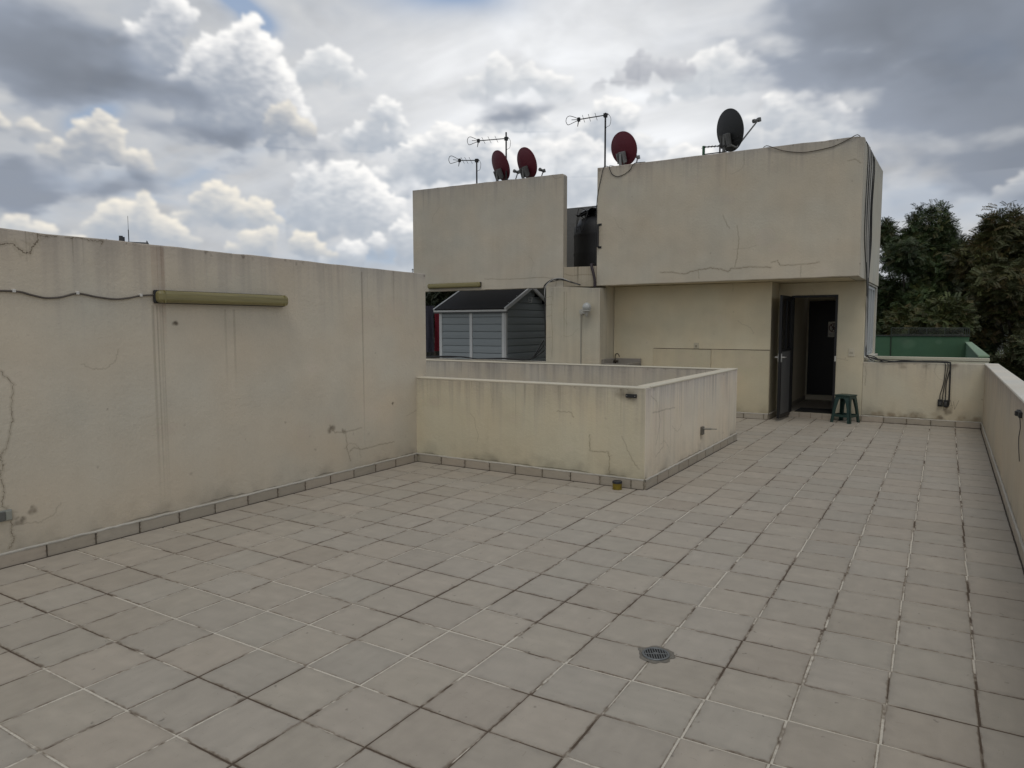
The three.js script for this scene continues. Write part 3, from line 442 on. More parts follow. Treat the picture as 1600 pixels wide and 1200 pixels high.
  const gl = new THREE.MeshPhysicalMaterial({ color: lin(0.8, 0.84, 0.84), roughness: 0.03, transmission: 1, thickness: 0 });
  for (const [a, b] of [[-11.325, -10.95], [-11.775, -11.375], [-12.225, -11.825], [-12.73, -12.275]]) part('pane', box(0.232, 0.236, 1.1, 2.22, a, b), gl, win);
  part('sill', rbox(0.15, 0.36, 1.005, 1.045, -12.8, -10.83, 0.008), side, bld);
  // skirting of the recess and doorway walls
  skirting(bld, [-3.8, -10.085], [-1.04, -10.085], [0, 1], 41, 0.33, 0.05); skirting(bld, [-1.04, -10.09], [-1.04, -10.66], [1, 0], 42, 0.3); skirting(bld, [-0.1, -10.672], [0.3, -10.672], [0, 1], 43, 0.33, 0.07);
}
// ------------------------------------------------------------------ things on the left wall
const oldPlastic = new THREE.MeshPhysicalMaterial({ color: lin(0.28, 0.24, 0.108), roughness: 0.42, clearcoat: 0.25, clearcoatRoughness: 0.5 });
{ const R = rngOf(61), n = 256, d = new Uint8Array(n * n * 4); for (let j = 0; j < n; j++) for (let i = 0; i < n; i++) { const v = clamp(0.9 + fbm(i / 60, j / 60, 3, 3) * 0.16 + (R() - 0.5) * 0.08) * 255, k = (j * n + i) * 4; d[k] = d[k + 1] = v; d[k + 2] = v * 0.95; d[k + 3] = 255; } const t = new THREE.DataTexture(d, n, n); t.wrapS = t.wrapT = THREE.RepeatWrapping; t.magFilter = THREE.LinearFilter; t.colorSpace = THREE.SRGBColorSpace; t.needsUpdate = true; oldPlastic.map = t; }
const darkMetal = mat([0.035, 0.035, 0.035], 0.6, { metalness: 0.4 });
function fluorescent(label, pos, turn, len) {
  const t = thing('fluorescent_lamp', label, 'lamp', pos, turn, null);
  part('base', rbox(-len / 2 - 0.004, len / 2 + 0.004, -0.052, 0.052, 0, 0.028, 0.012, 3), darkMetal, t);
  part('diffuser', rbox(-len / 2, len / 2, -0.047, 0.047, 0.012, 0.085, 0.03, 5), oldPlastic, t);
  for (const s of [-1, 1]) part('end_cap', rbox(s * (len / 2 - 0.05) - 0.004, s * (len / 2 - 0.05) + 0.004, -0.049, 0.049, 0.012, 0.087, 0.003), oldPlastic, t);
}
fluorescent('long yellowed fluorescent lamp on the tall left wall', [-3.77, 1.817, -1.655], Math.PI / 2, 1.26);
fluorescent('long yellowed fluorescent lamp above the shed opening', [-7.08, 2.39, -9.5], 0, 1.3);
const cableGrey = mat([0.1, 0.085, 0.07], 0.7), cableBlack = mat([0.018, 0.018, 0.018], 0.6), cableWhite = mat([0.45, 0.44, 0.42], 0.6);
{
  const t = thing('wall_cable', 'grey cable sagging between clips towards the left wall lamp', 'cable');
  part('cable', tube([[1.2, 1.82], [0.6, 1.78], [0.3, 1.81], [-0.06, 1.82], [-0.16, 1.8], [-0.25, 1.782], [-0.35, 1.79], [-0.46, 1.82], [-0.59, 1.8], [-0.72, 1.788], [-0.83, 1.8], [-0.92, 1.82], [-1.03, 1.83]].map(([z, y]) => [-3.759, y, z]), 0.0075, 120), cableGrey, t);
  for (const z of [-0.06, -0.46, -0.92]) part('clip', rbox(-3.772, -3.746, 1.811, 1.834, z - 0.01, z + 0.01, 0.004), mat([0.6, 0.58, 0.54], 0.5), t);
}
{ const t = thing('socket_box', 'small metal socket box near the foot of the left wall', 'socket', [-3.77, 0.35, 0.08], Math.PI / 2); part('box', rbox(-0.05, 0.05, -0.036, 0.036, 0, 0.022, 0.005), mat([0.3, 0.31, 0.28], 0.5, { metalness: 0.5 }), t); part('cover', rbox(-0.045, 0.005, -0.03, 0.03, 0.02, 0.03, 0.003), mat([0.12, 0.12, 0.11], 0.5), t); part('cover', rbox(0.01, 0.046, -0.03, 0.03, 0.02, 0.028, 0.003), mat([0.34, 0.35, 0.31], 0.4, { metalness: 0.4 }), t); }
// ------------------------------------------------------------------ things on and at the light well
{ const t = thing('metal_plate', 'small dark metal plate below the front corner of light well', 'plate', [-1.105, 0.91, -4.19]); part('plate', rbox(-0.055, 0.055, -0.018, 0.018, 0, 0.02, 0.003), darkMetal, t); for (const s of [-1, 1]) part('screw', new THREE.CylinderGeometry(0.005, 0.005, 0.006, 8).rotateX(Math.PI / 2).translate(s * 0.042, 0, 0.022), mat([0.3, 0.3, 0.3], 0.4, { metalness: 0.8 }), t); }
{ const t = thing('pipe_stub', 'short valve stub sticking out of the light well side', 'pipe', [-0.963, 0.355, -6.02], Math.PI / 2); const gm = mat([0.16, 0.15, 0.13], 0.55, { metalness: 0.5 }); part('flange', rbox(-0.035, 0.035, -0.055, 0.04, 0, 0.03, 0.006), gm, t); part('pipe', [bar([0, 0.015, 0.02], [-0.01, 0.022, 0.12], 0.012), bar([-0.01, 0.022, 0.12], [-0.03, 0.027, 0.19], 0.007)], mat([0.36, 0.35, 0.31], 0.5, { metalness: 0.4 }), t); }
{
  const t = thing('tin_can', 'yellow round tin with dark lid against the parapet corner', 'tin', [-1.2, 0.0035, -4.085], 0.4); const ym = mat([0.34, 0.25, 0.02], 0.45), c = document.createElement('canvas'); c.width = 256; c.height = 64; const x = c.getContext('2d'), R = rngOf(8); x.fillStyle = '#a8901c'; x.fillRect(0, 0, 256, 64); x.fillStyle = '#6b5a14'; x.fillRect(0, 50, 256, 14); for (let i = 0; i < 160; i++) { x.fillStyle = css(90, 70, 20, R() * 0.35); x.fillRect(R() * 256, R() * 64, R() * 24, R() * 6); } ym.map = new THREE.CanvasTexture(c); ym.map.colorSpace = THREE.SRGBColorSpace; ym.color = lin(0.5, 0.5, 0.5);
  part('body', new THREE.LatheGeometry([[0, 0], [0.045, 0], [0.047, 0.003], [0.0445, 0.007], [0.0445, 0.055], [0.047, 0.059], [0.044, 0.06]].map(([a, b]) => new THREE.Vector2(a, b)), 32), ym, t);
  part('lid', new THREE.LatheGeometry([[0.046, 0.058], [0.048, 0.062], [0.048, 0.078], [0.045, 0.081], [0.038, 0.077], [0, 0.076]].map(([a, b]) => new THREE.Vector2(a, b)), 32), mat([0.02, 0.024, 0.035], 0.35), t);
}
{ // floor drain
  const t = thing('floor_drain', 'round metal drain grate set in the tiled floor', 'drain', [0.335, 0.0038, -0.965], 0.5); const st = mat([0.2, 0.21, 0.21], 0.42, { metalness: 0.75 }), dk = mat([0.02, 0.02, 0.02], 0.9);
  part('mortar_ring', (() => { const g = new THREE.RingGeometry(0.06, 0.086, 44, 1), p = g.attributes.position; for (let i = 45; i < p.count; i++) { const a = Math.atan2(p.getY(i), p.getX(i)), k = 1 + 0.3 * PN.noise(Math.cos(a) * 2.4, Math.sin(a) * 2.4, 3); p.setXY(i, p.getX(i) * k, p.getY(i) * k); } return g.rotateX(-Math.PI / 2).translate(0, 0.0012, 0); })(), mat([0.3, 0.275, 0.23], 0.95, { bumpMap: BUMP, bumpScale: 0.02 }), t); part('dark_disc', new THREE.CylinderGeometry(0.06, 0.06, 0.002, 32).translate(0, 0.0005, 0), dk, t);  // flat near-black disc stands in for the shaded hollow under the grate
  part('rim', new THREE.LatheGeometry([[0.055, 0.002], [0.055, 0.006], [0.058, 0.0075], [0.064, 0.0075], [0.067, 0.005], [0.067, 0]].map(([a, b]) => new THREE.Vector2(a, b)), 40), st, t);
  const bars = []; for (let i = -4; i <= 4; i++) { const x = i * 0.012, h = Math.sqrt(0.056 ** 2 - x * x); bars.push(rbox(x - 0.0026, x + 0.0026, 0.002, 0.0065, -h, h, 0.001, 1)); } bars.push(rbox(-0.056, 0.056, 0.0015, 0.006, -0.004, 0.004, 0.001, 1)); bars.push(new THREE.CylinderGeometry(0.012, 0.012, 0.005, 20).translate(0, 0.0045, 0)); part('grate', bars, st, t);
}
// ------------------------------------------------------------------ shed behind the opening
{
  const t = thing('storage_shed', 'grey plastic garden shed with dark roof and white trim', 'shed');
  const pl = mat([0.27, 0.3, 0.31], 0.6), trim = mat([0.6, 0.61, 0.6], 0.5), roof = mat([0.02, 0.02, 0.021], 0.95);
  const x0 = -8.03, x1 = -6.33, z0 = -10.22, z1 = -12.25, zm = -11.235, ye = 1.93, yr = 2.39, yb = 0.46, ph = 0.152;
  const plank = (w) => { const s = new THREE.Shape([[0, 0], [0.004, 0], [0.02, 0.012], [0.022, ph * 0.5], [0.016, ph - 0.006], [0.004, ph - 0.001], [0, ph - 0.001]].map(([a, b]) => new THREE.Vector2(a, b))); return new THREE.ExtrudeGeometry(s, { depth: w, bevelEnabled: false }); };
  const fw = (x1 - x0 - 0.1 - 0.07 - 0.07) / 2, pf = plank(fw).rotateY(-Math.PI / 2).rotateY(Math.PI).translate(0, 0, 0);
  // extrude runs along z; turn it so that the plank runs along x with its face to +z
  const pA = plank(fw).rotateY(-Math.PI / 2); const pB = plank(z0 - z1 - 0.08);
  for (let i = 0; i < 10; i++) { const y = ye - 0.02 - (i + 1) * ph; if (y < yb - 0.1) break; for (const xs of [x0 + 0.07 + fw, x1 - 0.09]) { const m = part('plank', pA, pl, t); m.position.set(xs, y, z0 - 0.022); } }
  for (let i = 0; i < 10; i++) { const y = ye - 0.02 - (i + 1) * ph; if (y < yb - 0.1) break; const m = part('plank', pB, pl, t); m.position.set(x1 - 0.02, y, z1 + 0.04); m.rotation.z = i > 6 ? -0.03 * (i - 6) : 0; m.rotation.y = i > 5 ? 0.012 * (i - 5) : 0; }
  // gable boards above the eaves
  for (let i = 0; i < 3; i++) { const y = ye - 0.02 + i * ph, hw = (zm - z1) * Math.max(0.08, (yr - y - ph * 0.55) / (yr - ye)); const m = part('plank', plank(hw * 2), pl, t); m.position.set(x1 - 0.022, y, zm - hw); }
  part('inner_wall', [box(x0 + 0.02, x1 - 0.03, yb, ye, z1 + 0.02, z0 - 0.03)], mat([0.14, 0.155, 0.16], 0.8), t);
  for (const x of [x0 + 0.035, (x0 + x1) / 2 - 0.01, x1 - 0.045]) part('corner_post', rbox(x - 0.035, x + 0.035, yb, ye, z0 - 0.03, z0 + 0.012, 0.006), trim, t);
  part('corner_post', rbox(x1 - 0.03, x1 + 0.012, yb, ye, z0 - 0.07, z0 - 0.001, 0.006), trim, t);
  const slope = Math.atan2(yr - ye, zm - z0), L = Math.hypot(yr - ye, z0 - zm) + 0.1;
  for (const s of [1, -1]) { const g = rbox(x0 - 0.07, x1 + 0.06, -0.02, 0.02, -L, 0.0, 0.006); const a = Math.atan2(yr - ye, z0 - zm); g.translate(0, 0, 0); const m = part('roof_panel', rbox(x0 - 0.07, x1 + 0.05, 0, 0.03, 0, L, 0.006), roof, t); m.position.set(0, yr + 0.02, zm); if (s > 0) m.rotation.x = a; else { m.rotation.order = 'YXZ'; m.position.x = x0 + x1 - 0.02; m.rotation.y = Math.PI; m.rotation.x = a; }
    for (const xe of [x0 - 0.075, x1 + 0.055]) { const e = part('barge_board', rbox(-0.022, 0.022, -0.035, 0.04, 0, L, 0.006), trim, t); e.position.set(xe, yr + 0.02, zm); e.rotation.order = 'YXZ'; if (s < 0) e.rotation.y = Math.PI; e.rotation.x = a; } }
  part('eave_board', rbox(x0 - 0.1, x1 + 0.08, ye - 0.06, ye - 0.005, z0 + 0.045, z0 + 0.085, 0.006), trim, t); part('eave_lip', rbox(x0 - 0.1, x1 + 0.08, ye - 0.085, ye - 0.062, z0 + 0.02, z0 + 0.075, 0.004), mat([0.08, 0.085, 0.09], 0.6), t);
  const vz = -11.23; part('vent', [rbox(x1 - 0.002, x1 + 0.014, 2.19, 2.205, vz - 0.1, vz + 0.1, 0.003), bar([x1 + 0.006, 2.19, vz - 0.09], [x1 + 0.006, 2.08, vz - 0.06], 0.008), bar([x1 + 0.006, 2.19, vz + 0.09], [x1 + 0.006, 2.08, vz + 0.06], 0.008), rbox(x1 - 0.002, x1 + 0.012, 2.075, 2.085, vz - 0.06, vz + 0.06, 0.003), rbox(x1 - 0.002, x1 + 0.012, 2.125, 2.135, vz - 0.07, vz + 0.07, 0.003)], trim, t);
}
{ // washing hung behind the shed
  const cloth = (w, h, c, seed) => { const g = new THREE.PlaneGeometry(w, h, 14, 20), p = g.attributes.position; for (let i = 0; i < p.count; i++) { const x = p.getX(i), y = p.getY(i); p.setZ(i, 0.035 * Math.sin(x * 34 + seed) * (0.4 + (h / 2 - y) / h) + 0.012 * Math.sin(x * 71 + y * 9)); p.setX(i, x * (1 - 0.12 * Math.sin((y / h + 0.5) * 3))); } g.computeVertexNormals(); return [g, mat(c, 0.95, { side: THREE.DoubleSide })]; };
  const a = thing('hanging_garment', 'red garment hanging in the gap beside the shed', 'clothing', [-8.75, 1.45, -11.2], 0.3); part('cloth', ...cloth(0.3, 0.95, [0.16, 0.008, 0.02], 1), a); part('sleeve', ...cloth(0.14, 0.5, [0.14, 0.008, 0.018], 3), a).position.set(0.19, 0.2, 0.03);
  const b = thing('hanging_garment', 'dark grey garment hanging left of the red one', 'clothing', [-9.06, 1.5, -11.15], 0.2); part('cloth', ...cloth(0.3, 1.1, [0.035, 0.035, 0.05], 2), b);
  const l = thing('clothes_line', 'thin line the garments hang from behind the opening', 'clothes line'); part('line', tube([[-10.4, 2.02, -11.25], [-9.0, 1.99, -11.2], [-8.2, 2.03, -11.15]], 0.004), cableWhite, l);
  const f = thing('yard_railing', 'dark thin barred railing low behind the hanging garments', 'railing'); const rm = mat([0.02, 0.02, 0.018], 0.6); part('rail', box(-11.4, -8.0, 1.28, 1.31, -13.02, -12.98), rm, f); for (let i = 0; i < 20; i++) part('baluster', box(-11.3 + i * 0.12, -11.285 + i * 0.12, 0.45, 1.28, -13.01, -12.99), rm, f);
}
// ------------------------------------------------------------------ gap between the blocks: tank, wires
{
  const t = thing('water_tank', 'black plastic water tank in the gap between upper blocks', 'water tank', [-4.43, 2.64, -10.75]); const bm = mat([0.006, 0.006, 0.0065], 0.5);
  part('body', new THREE.LatheGeometry([[0, 0], [0.5, 0], [0.53, 0.03], [0.53, 0.3], [0.545, 0.33], [0.53, 0.36], [0.53, 0.66], [0.545, 0.69], [0.53, 0.72], [0.52, 0.86], [0.42, 1.0], [0.26, 1.07]].map(([a, b]) => new THREE.Vector2(a, b)), 40), bm, t); part('lid', new THREE.CylinderGeometry(0.24, 0.26, 0.09, 28).translate(0, 1.11, 0), bm, t);
  const s = thing('plastic_sheet', 'crumpled black plastic sheet lying over the water tank', 'sheet', [-4.3, 3.78, -10.75]); const g = new THREE.PlaneGeometry(1.0, 0.8, 24, 18).rotateX(-Math.PI / 2), p = g.attributes.position; for (let i = 0; i < p.count; i++) { const x = p.getX(i), z = p.getZ(i); p.setY(i, 0.1 + 0.16 * fbm(x * 3, z * 3, 3, 3) * 2 - (x * x + z * z) * 0.45 + x * 0.12); } g.computeVertexNormals(); part('sheet', g, mat([0.02, 0.021, 0.023], 0.3, { side: THREE.DoubleSide }), s);
  const w = thing('tank_yard_wall', 'grey concrete wall with loose wires behind the water tank', 'wall'); part('wall', box(-6.6, -4.0, 2.64, 4.06, -11.6, -11.45), mat([0.17, 0.17, 0.165], 0.95, { bumpMap: BUMP, bumpScale: 0.01 }), w);
  const R = rngOf(5); const c = thing('loose_wires', 'tangle of loose black wires beside the water tank', 'wires'); for (let i = 0; i < 6; i++) part('wire', tube([[-4.6, 2.9 + R() * 0.9, -10.3 - R()], [-4.85 + R() * 0.3, 3.0 + R() * 0.7, -10.4 - R() * 0.5], [-4.75 + R() * 0.2, 3.3 + R() * 0.5, -10.2], [-4.5, 3.75, -10.3]], 0.006), cableBlack, c);
}
{ const t = thing('wall_hook', 'black bracket handle on left edge of the right upper block', 'bracket', [-3.9, 3.17, -9.5]); part('bar', rbox(-0.016, 0.016, -0.2, 0.2, 0.035, 0.06, 0.005), darkMetal, t); for (const s of [-1, 1]) part('foot', [rbox(-0.014, 0.014, s * 0.19 - 0.014, s * 0.19 + 0.014, 0, 0.04, 0.003), rbox(-0.016, 0.05, s * 0.2 - 0.018, s * 0.2 + 0.018, 0, 0.01, 0.003)], darkMetal, t); }
{ const t = thing('drain_hose', 'dark purple hose down the corner below the tank gap', 'hose'); part('hose', tube([[-4.06, 2.68, -9.6], [-4.03, 2.66, -9.47], [-3.98, 2.53, -9.44], [-3.95, 2.4, -9.44], [-3.945, 2.27, -9.44]], 0.026, 40, 10), mat([0.03, 0.02, 0.024], 0.6), t); }
{ const t = thing('ledge_cables', 'loop of dark cables lying on the pillar ledge', 'cables'); const R = rngOf(31); for (let i = 0; i < 4; i++) { const j = () => (R() - 0.5) * 0.05; part('cable', tube([[-4.96, 1.2 + i * 0.2, -9.46 - 0.02 * i], [-4.97, 2.1, -9.44], [-4.95 + j(), 2.33 + j(), -9.42], [-4.8 + j(), 2.42 + j(), -9.44], [-4.63 + j(), 2.43 + j(), -9.45], [-4.48 + j(), 2.38 + j(), -9.45], [-4.28 + j() * 2, 2.315, -9.45]], 0.008), i === 2 ? cableWhite : cableBlack, t); }
  const s = thing('sill_cables', 'dark cables lying along the sill under the shed', 'cables'); for (let i = 0; i < 3; i++) part('cable', tube([[-8.1, 0.92, -9.5 - i * 0.03], [-7.3, 0.92 + R() * 0.04, -9.46], [-6.9, 0.95, -9.46 - i * 0.02], [-6.5, 0.92, -9.45], [-5.9, 0.93 + R() * 0.02, -9.47], [-5.3, 0.94, -9.47], [-5.0, 1.1 + i * 0.1, -9.46]], 0.011), cableBlack, s); }
{ // globe lamp
  const t = thing('globe_lamp', 'white globe wall lamp on the pillar beside the recess', 'lamp', [-4.2, 1.83, -9.42]); const wp = mat([0.4, 0.39, 0.35], 0.45);
  part('globe', new THREE.SphereGeometry(0.08, 28, 20).translate(0.17, 0.08, 0.13), new THREE.MeshPhysicalMaterial({ color: lin(0.42, 0.43, 0.41), roughness: 0.3, clearcoat: 0.5 }), t);
  part('collar', new THREE.LatheGeometry([[0.07, 0], [0.075, 0.012], [0.05, 0.02], [0.04, -0.03], [0.03, -0.035], [0.03, -0.09], [0, -0.092]].map(([a, b]) => new THREE.Vector2(a, b)), 24).translate(0.17, 0.005, 0.13), wp, t);
  part('arm', tube([[0.03, 0.0, 0.02], [0.06, -0.01, 0.09], [0.12, -0.03, 0.13], [0.17, -0.03, 0.13]], 0.014, 24, 10), wp, t); part('wall_plate', new THREE.CylinderGeometry(0.05, 0.055, 0.025, 24).rotateX(Math.PI / 2).translate(0.02, 0, 0.012), wp, t); part('conduit', rbox(-0.012, 0.012, -1.2, -0.04, 0.0, 0.014, 0.004), mat([0.3, 0.28, 0.23], 0.8), t);
}
{ // sink
  const t = thing('laundry_sink', 'concrete laundry sink with tap in the recess', 'sink'); const cm = mat([0.27, 0.245, 0.21], 0.9, { bumpMap: BUMP, bumpScale: 0.006 });
  part('basin', [box(-3.84, -3.3, 0.5, 0.86, -10.09, -9.55), rbox(-3.84, -3.3, 0.86, 0.975, -10.085, -10.04, 0.008), rbox(-3.83, -3.785, 0.86, 0.975, -10.04, -9.5, 0.008), rbox(-3.35, -3.3, 0.86, 0.91, -10.04, -9.5, 0.008), rbox(-3.785, -3.35, 0.86, 0.9, -9.56, -9.5, 0.008)], cm, t); part('leg', box(-3.75, -3.4, 0, 0.5, -10.0, -9.65), cm, t);
  part('tap', [tube([[-3.75, 0.86, -9.95], [-3.76, 0.98, -9.95], [-3.75, 1.04, -9.94], [-3.71, 1.065, -9.92], [-3.67, 1.05, -9.9], [-3.65, 1.01, -9.89]], 0.01, 30, 8), rbox(-3.79, -3.7, 0.9, 0.94, -9.97, -9.92, 0.01), bar([-3.78, 0.93, -9.94], [-3.7, 0.93, -9.9], 0.016)], mat([0.1, 0.085, 0.07], 0.4, { metalness: 0.7 }), t);
}
{ const t = thing('wall_outlet', 'cream outlet plate above the groove of recess wall', 'outlet', [-2.288, 1.225, -10.1]); part('plate', rbox(-0.045, 0.045, -0.05, 0.05, 0, 0.01, 0.004), mat([0.5, 0.45, 0.33], 0.6), t); part('insert', rbox(-0.018, 0.018, -0.03, 0.012, 0.008, 0.013, 0.002), mat([0.28, 0.25, 0.18], 0.6), t); }
{ const t = thing('light_switch', 'cream light switch plate right of the doorway', 'switch', [0.13, 1.135, -10.672]); part('plate', rbox(-0.048, 0.048, -0.065, 0.065, 0, 0.01, 0.004), mat([0.58, 0.53, 0.41], 0.5), t); part('rocker', rbox(-0.026, 0.026, -0.018, 0.014, 0.008, 0.016, 0.003), mat([0.42, 0.38, 0.29], 0.5), t); }
{ const t = thing('door_mat', 'black mat on the hall floor inside the doorway', 'mat', [-0.42, 0.09, -11.05]); part('mat', rbox(-0.32, 0.32, 0.0, 0.012, -0.3, 0.3, 0.005), mat([0.01, 0.01, 0.01], 1), t); }
{ // prohibition sign on the inner door
  const c = document.createElement('canvas'); c.width = 256; c.height = 384; const x = c.getContext('2d'); x.fillStyle = '#e9e6dc'; x.fillRect(0, 0, 256, 384);
  x.fillStyle = '#1a1a1a'; x.beginPath(); x.arc(128, 88, 20, 0, 7); x.fill(); x.lineWidth = 22; x.lineCap = 'round'; x.strokeStyle = '#1a1a1a'; for (const l of [[[126, 120], [120, 180]], [[120, 180], [92, 232]], [[120, 180], [160, 232]], [[122, 128], [86, 158]], [[126, 128], [168, 150]]]) { x.beginPath(); x.moveTo(...l[0]); x.lineTo(...l[1]); x.stroke(); }
  x.strokeStyle = '#5a2622'; x.lineWidth = 22; x.beginPath(); x.arc(128, 155, 104, 0, 7); x.stroke(); x.beginPath(); x.moveTo(56, 82); x.lineTo(200, 228); x.stroke();
  x.fillStyle = '#3a3836'; for (const [y, w] of [[292, 190], [322, 210], [350, 160]]) for (let i = 0; i < w; i += 13) x.fillRect(128 - w / 2 + i, y, 9, 12);
  const tx = new THREE.CanvasTexture(c); tx.colorSpace = THREE.SRGBColorSpace; const t = thing('prohibition_sign', 'white no entry pictogram sign on the dark inner door', 'sign', [-0.44, 1.5, -12.95]); part('panel', box(-0.1, 0.1, -0.15, 0.15, 0, 0.004), mat([0.7, 0.69, 0.65], 0.5), t); part('print', new THREE.PlaneGeometry(0.196, 0.296).translate(0, 0, 0.006), mat([1, 1, 1], 0.5, { map: tx }), t);
}
{ // plastic stool
  const t = thing('plastic_stool', 'dark green plastic stool beside the doorway', 'stool', [0.1, 0.0035, -10.4], -0.36); const gm = mat([0.01, 0.038, 0.032], 0.42), H = 0.455, a = 0.115, b = 0.165;
  part('seat', [rbox(-0.128, 0.128, H - 0.022, H, -0.128, 0.128, 0.012, 4), rbox(-0.118, 0.118, H - 0.06, H - 0.02, -0.118, -0.108, 0.004), rbox(-0.118, 0.118, H - 0.06, H - 0.02, 0.108, 0.118, 0.004), rbox(-0.118, -0.108, H - 0.06, H - 0.02, -0.108, 0.108, 0.004), rbox(0.108, 0.118, H - 0.06, H - 0.02, -0.108, 0.108, 0.004)], gm, t);
  const sideW = (tw, bw) => { const s = new THREE.Shape([[0, 0], [-bw, 0], [-tw, H - 0.03], [0, H - 0.03]].map(([p, q]) => new THREE.Vector2(p, q))); return s; };
  for (const [sx, sz] of [[1, 1], [1, -1], [-1, 1], [-1, -1]]) {
    const mk = () => { // tapered L: two blades meeting at the outer corner, widening into the arch at the top
      const pos = [], idx = []; const blade = (dx, dz) => { for (const [y, o, w] of [[0, b, 0.05], [H * 0.5, (a + b) / 2, 0.052], [H * 0.8, a + 0.01, 0.07], [H - 0.03, a, 0.105]]) { const k = pos.length / 3, th = 0.012; const A = [sx * o, y, sz * o], B = [sx * (o - dx * w), y, sz * (o - dz * w)], C = [sx * (o - dx * w - dz * th), y, sz * (o - dz * w - dx * th)], D = [sx * (o - dz * th), y, sz * (o - dx * th)]; pos.push(...A, ...B, ...C, ...D); if (y > 0) for (let i = 0; i < 4; i++) { const j = (i + 1) % 4; idx.push(k - 4 + i, k - 4 + j, k + i, k - 4 + j, k + j, k + i); } } }; blade(1, 0); blade(0, 1);
      const g = new THREE.BufferGeometry(); g.setAttribute('position', new THREE.Float32BufferAttribute(pos, 3)); g.setIndex(idx); const f = g.toNonIndexed(); f.computeVertexNormals(); f.setAttribute('uv', new THREE.Float32BufferAttribute(new Float32Array(f.attributes.position.count * 2), 2)); return f; };
    part('leg', mk(), new THREE.MeshStandardMaterial({ color: gm.color, roughness: 0.42, side: THREE.DoubleSide }), t);
  }
  const o = 0.152; part('rung', rbox(-o, o, 0.095, 0.135, o - 0.012, o, 0.003), gm, t); part('rung', rbox(-o, o, 0.095, 0.135, -o, -o + 0.012, 0.003), gm, t); part('rung', rbox(o - 0.012, o, 0.095, 0.135, -o, o, 0.003), gm, t); part('rung', rbox(-o, -o + 0.012, 0.095, 0.135, -o, o, 0.003), gm, t);
}
{ // cables at the right corner
  const t = thing('corner_cables', 'bundle of black cables running down the building corner', 'cables'), R = rngOf(91);
  for (let i = 0; i < 9; i++) { const w = () => (R() - 0.5) * 0.09, z0 = -9.8 - i * 0.13; part('cable', tube([[0.2, 4.26 + R() * 0.05, z0], [0.322, 4.3 + R() * 0.03, z0 + w()], [0.345, 4.1, z0 + w()], [0.335, 3.5, z0 + w()], [0.335, 2.9, z0 + w() - 0.05], [0.34, 2.3, -10.35 - i * 0.035 + w()], [0.325, 1.8, -10.72 - i * 0.02 + w()], [0.33, 1.4, -10.74 + w() * 0.6 - i * 0.012], [0.335, 1.07, -10.75 - i * 0.01]], 0.006 + R() * 0.003, 90), R() < 0.25 ? cableWhite : cableBlack, t); }
  const s = thing('parapet_cables', 'black cables draped along the end parapet to its socket', 'cables');
  for (let i = 0; i < 3; i++) { const k = i * 0.036; part('cable', tube([[0.335, 1.09, -10.74 - k], [0.45, 1.0 + k, -10.7 - k], [0.62, 0.985, -10.655 - k], [0.87, 0.995 + k * 0.3, -10.66 - k], [1.2, 1.0, -10.665 - k], [1.4 + k, 1.0, -10.66], [1.46 + k, 0.97, -10.652], [1.45 + k * 0.5, 0.7, -10.655], [1.41 + k, 0.5, -10.652], [1.41 + k, 0.4, -10.65]], 0.0065, 110), cableBlack, s); }
  part('cable', tube([[0.34, 1.07, -10.76], [0.7, 1.0, -10.72], [1.2, 1.01, -10.7], [1.49, 1.01, -10.665], [1.525, 0.97, -10.655], [1.53, 0.6, -10.655], [1.53, 0.36, -10.653], [1.5, 0.305, -10.653], [1.47, 0.34, -10.65]], 0.011, 90), cableBlack, s);
  const j = thing('socket_box', 'black double socket box on the end parapet', 'socket', [1.455, 0.37, -10.67]); part('box', rbox(-0.075, -0.005, -0.055, 0.055, 0, 0.035, 0.006), cableBlack, j); part('box', rbox(0.003, 0.062, -0.06, 0.05, 0, 0.04, 0.006), cableBlack, j); part('plug', [rbox(-0.06, -0.02, -0.03, 0.02, 0.035, 0.06, 0.006), rbox(0.015, 0.05, -0.035, 0.02, 0.04, 0.062, 0.006)], mat([0.05, 0.05, 0.048], 0.5), j);
  const r = thing('wall_bracket', 'small dark connector with thin wire on the right parapet', 'connector', [1.975, 0.915, -4.32], -Math.PI / 2); part('body', [rbox(-0.16, 0.06, -0.022, 0.022, 0, 0.024, 0.005), rbox(-0.1, -0.04, -0.018, 0.018, 0.02, 0.04, 0.005)], darkMetal, r); part('wire', tube([[0.05, -0.02, 0.015], [0.09, -0.09, 0.012], [0.02, -0.17, 0.012], [0.06, -0.24, 0.012], [0.17, -0.33, 0.012]], 0.003), cableBlack, r);
}
{ // thin wires over the upper block
  const t = thing('antenna_wire', 'thin wire hanging down left edge of the upper block', 'wire'); part('wire', tube([[-3.8, 4.4, -9.75], [-3.81, 4.365, -9.49], [-3.88, 4.11, -9.488], [-3.935, 3.84, -9.488], [-3.955, 3.4, -9.485], [-3.965, 2.68, -9.5]], 0.006, 60), cableBlack, t);
  const u = thing('antenna_wire', 'thin wire looping over the parapet below the single red dish', 'wire'); part('wire', tube([[-3.72, 4.42, -9.8], [-3.71, 4.365, -9.488], [-3.66, 4.23, -9.488], [-3.56, 4.17, -9.488], [-3.44, 4.19, -9.488], [-3.32, 4.26, -9.488], [-3.24, 4.36, -9.488], [-3.15, 4.42, -9.75]], 0.006, 60), cableBlack, u);
  const v = thing('antenna_wire', 'thin wire sagging below the top right roof corner', 'wire'); part('wire', tube([[-1.15, 4.4, -9.7], [-1.04, 4.365, -9.488], [-0.8, 4.26, -9.488], [-0.5, 4.2, -9.488], [-0.12, 4.23, -9.488], [0.1, 4.31, -9.488], [0.22, 4.36, -9.488], [0.26, 4.36, -9.8]], 0.006, 60), cableGrey, v);
}
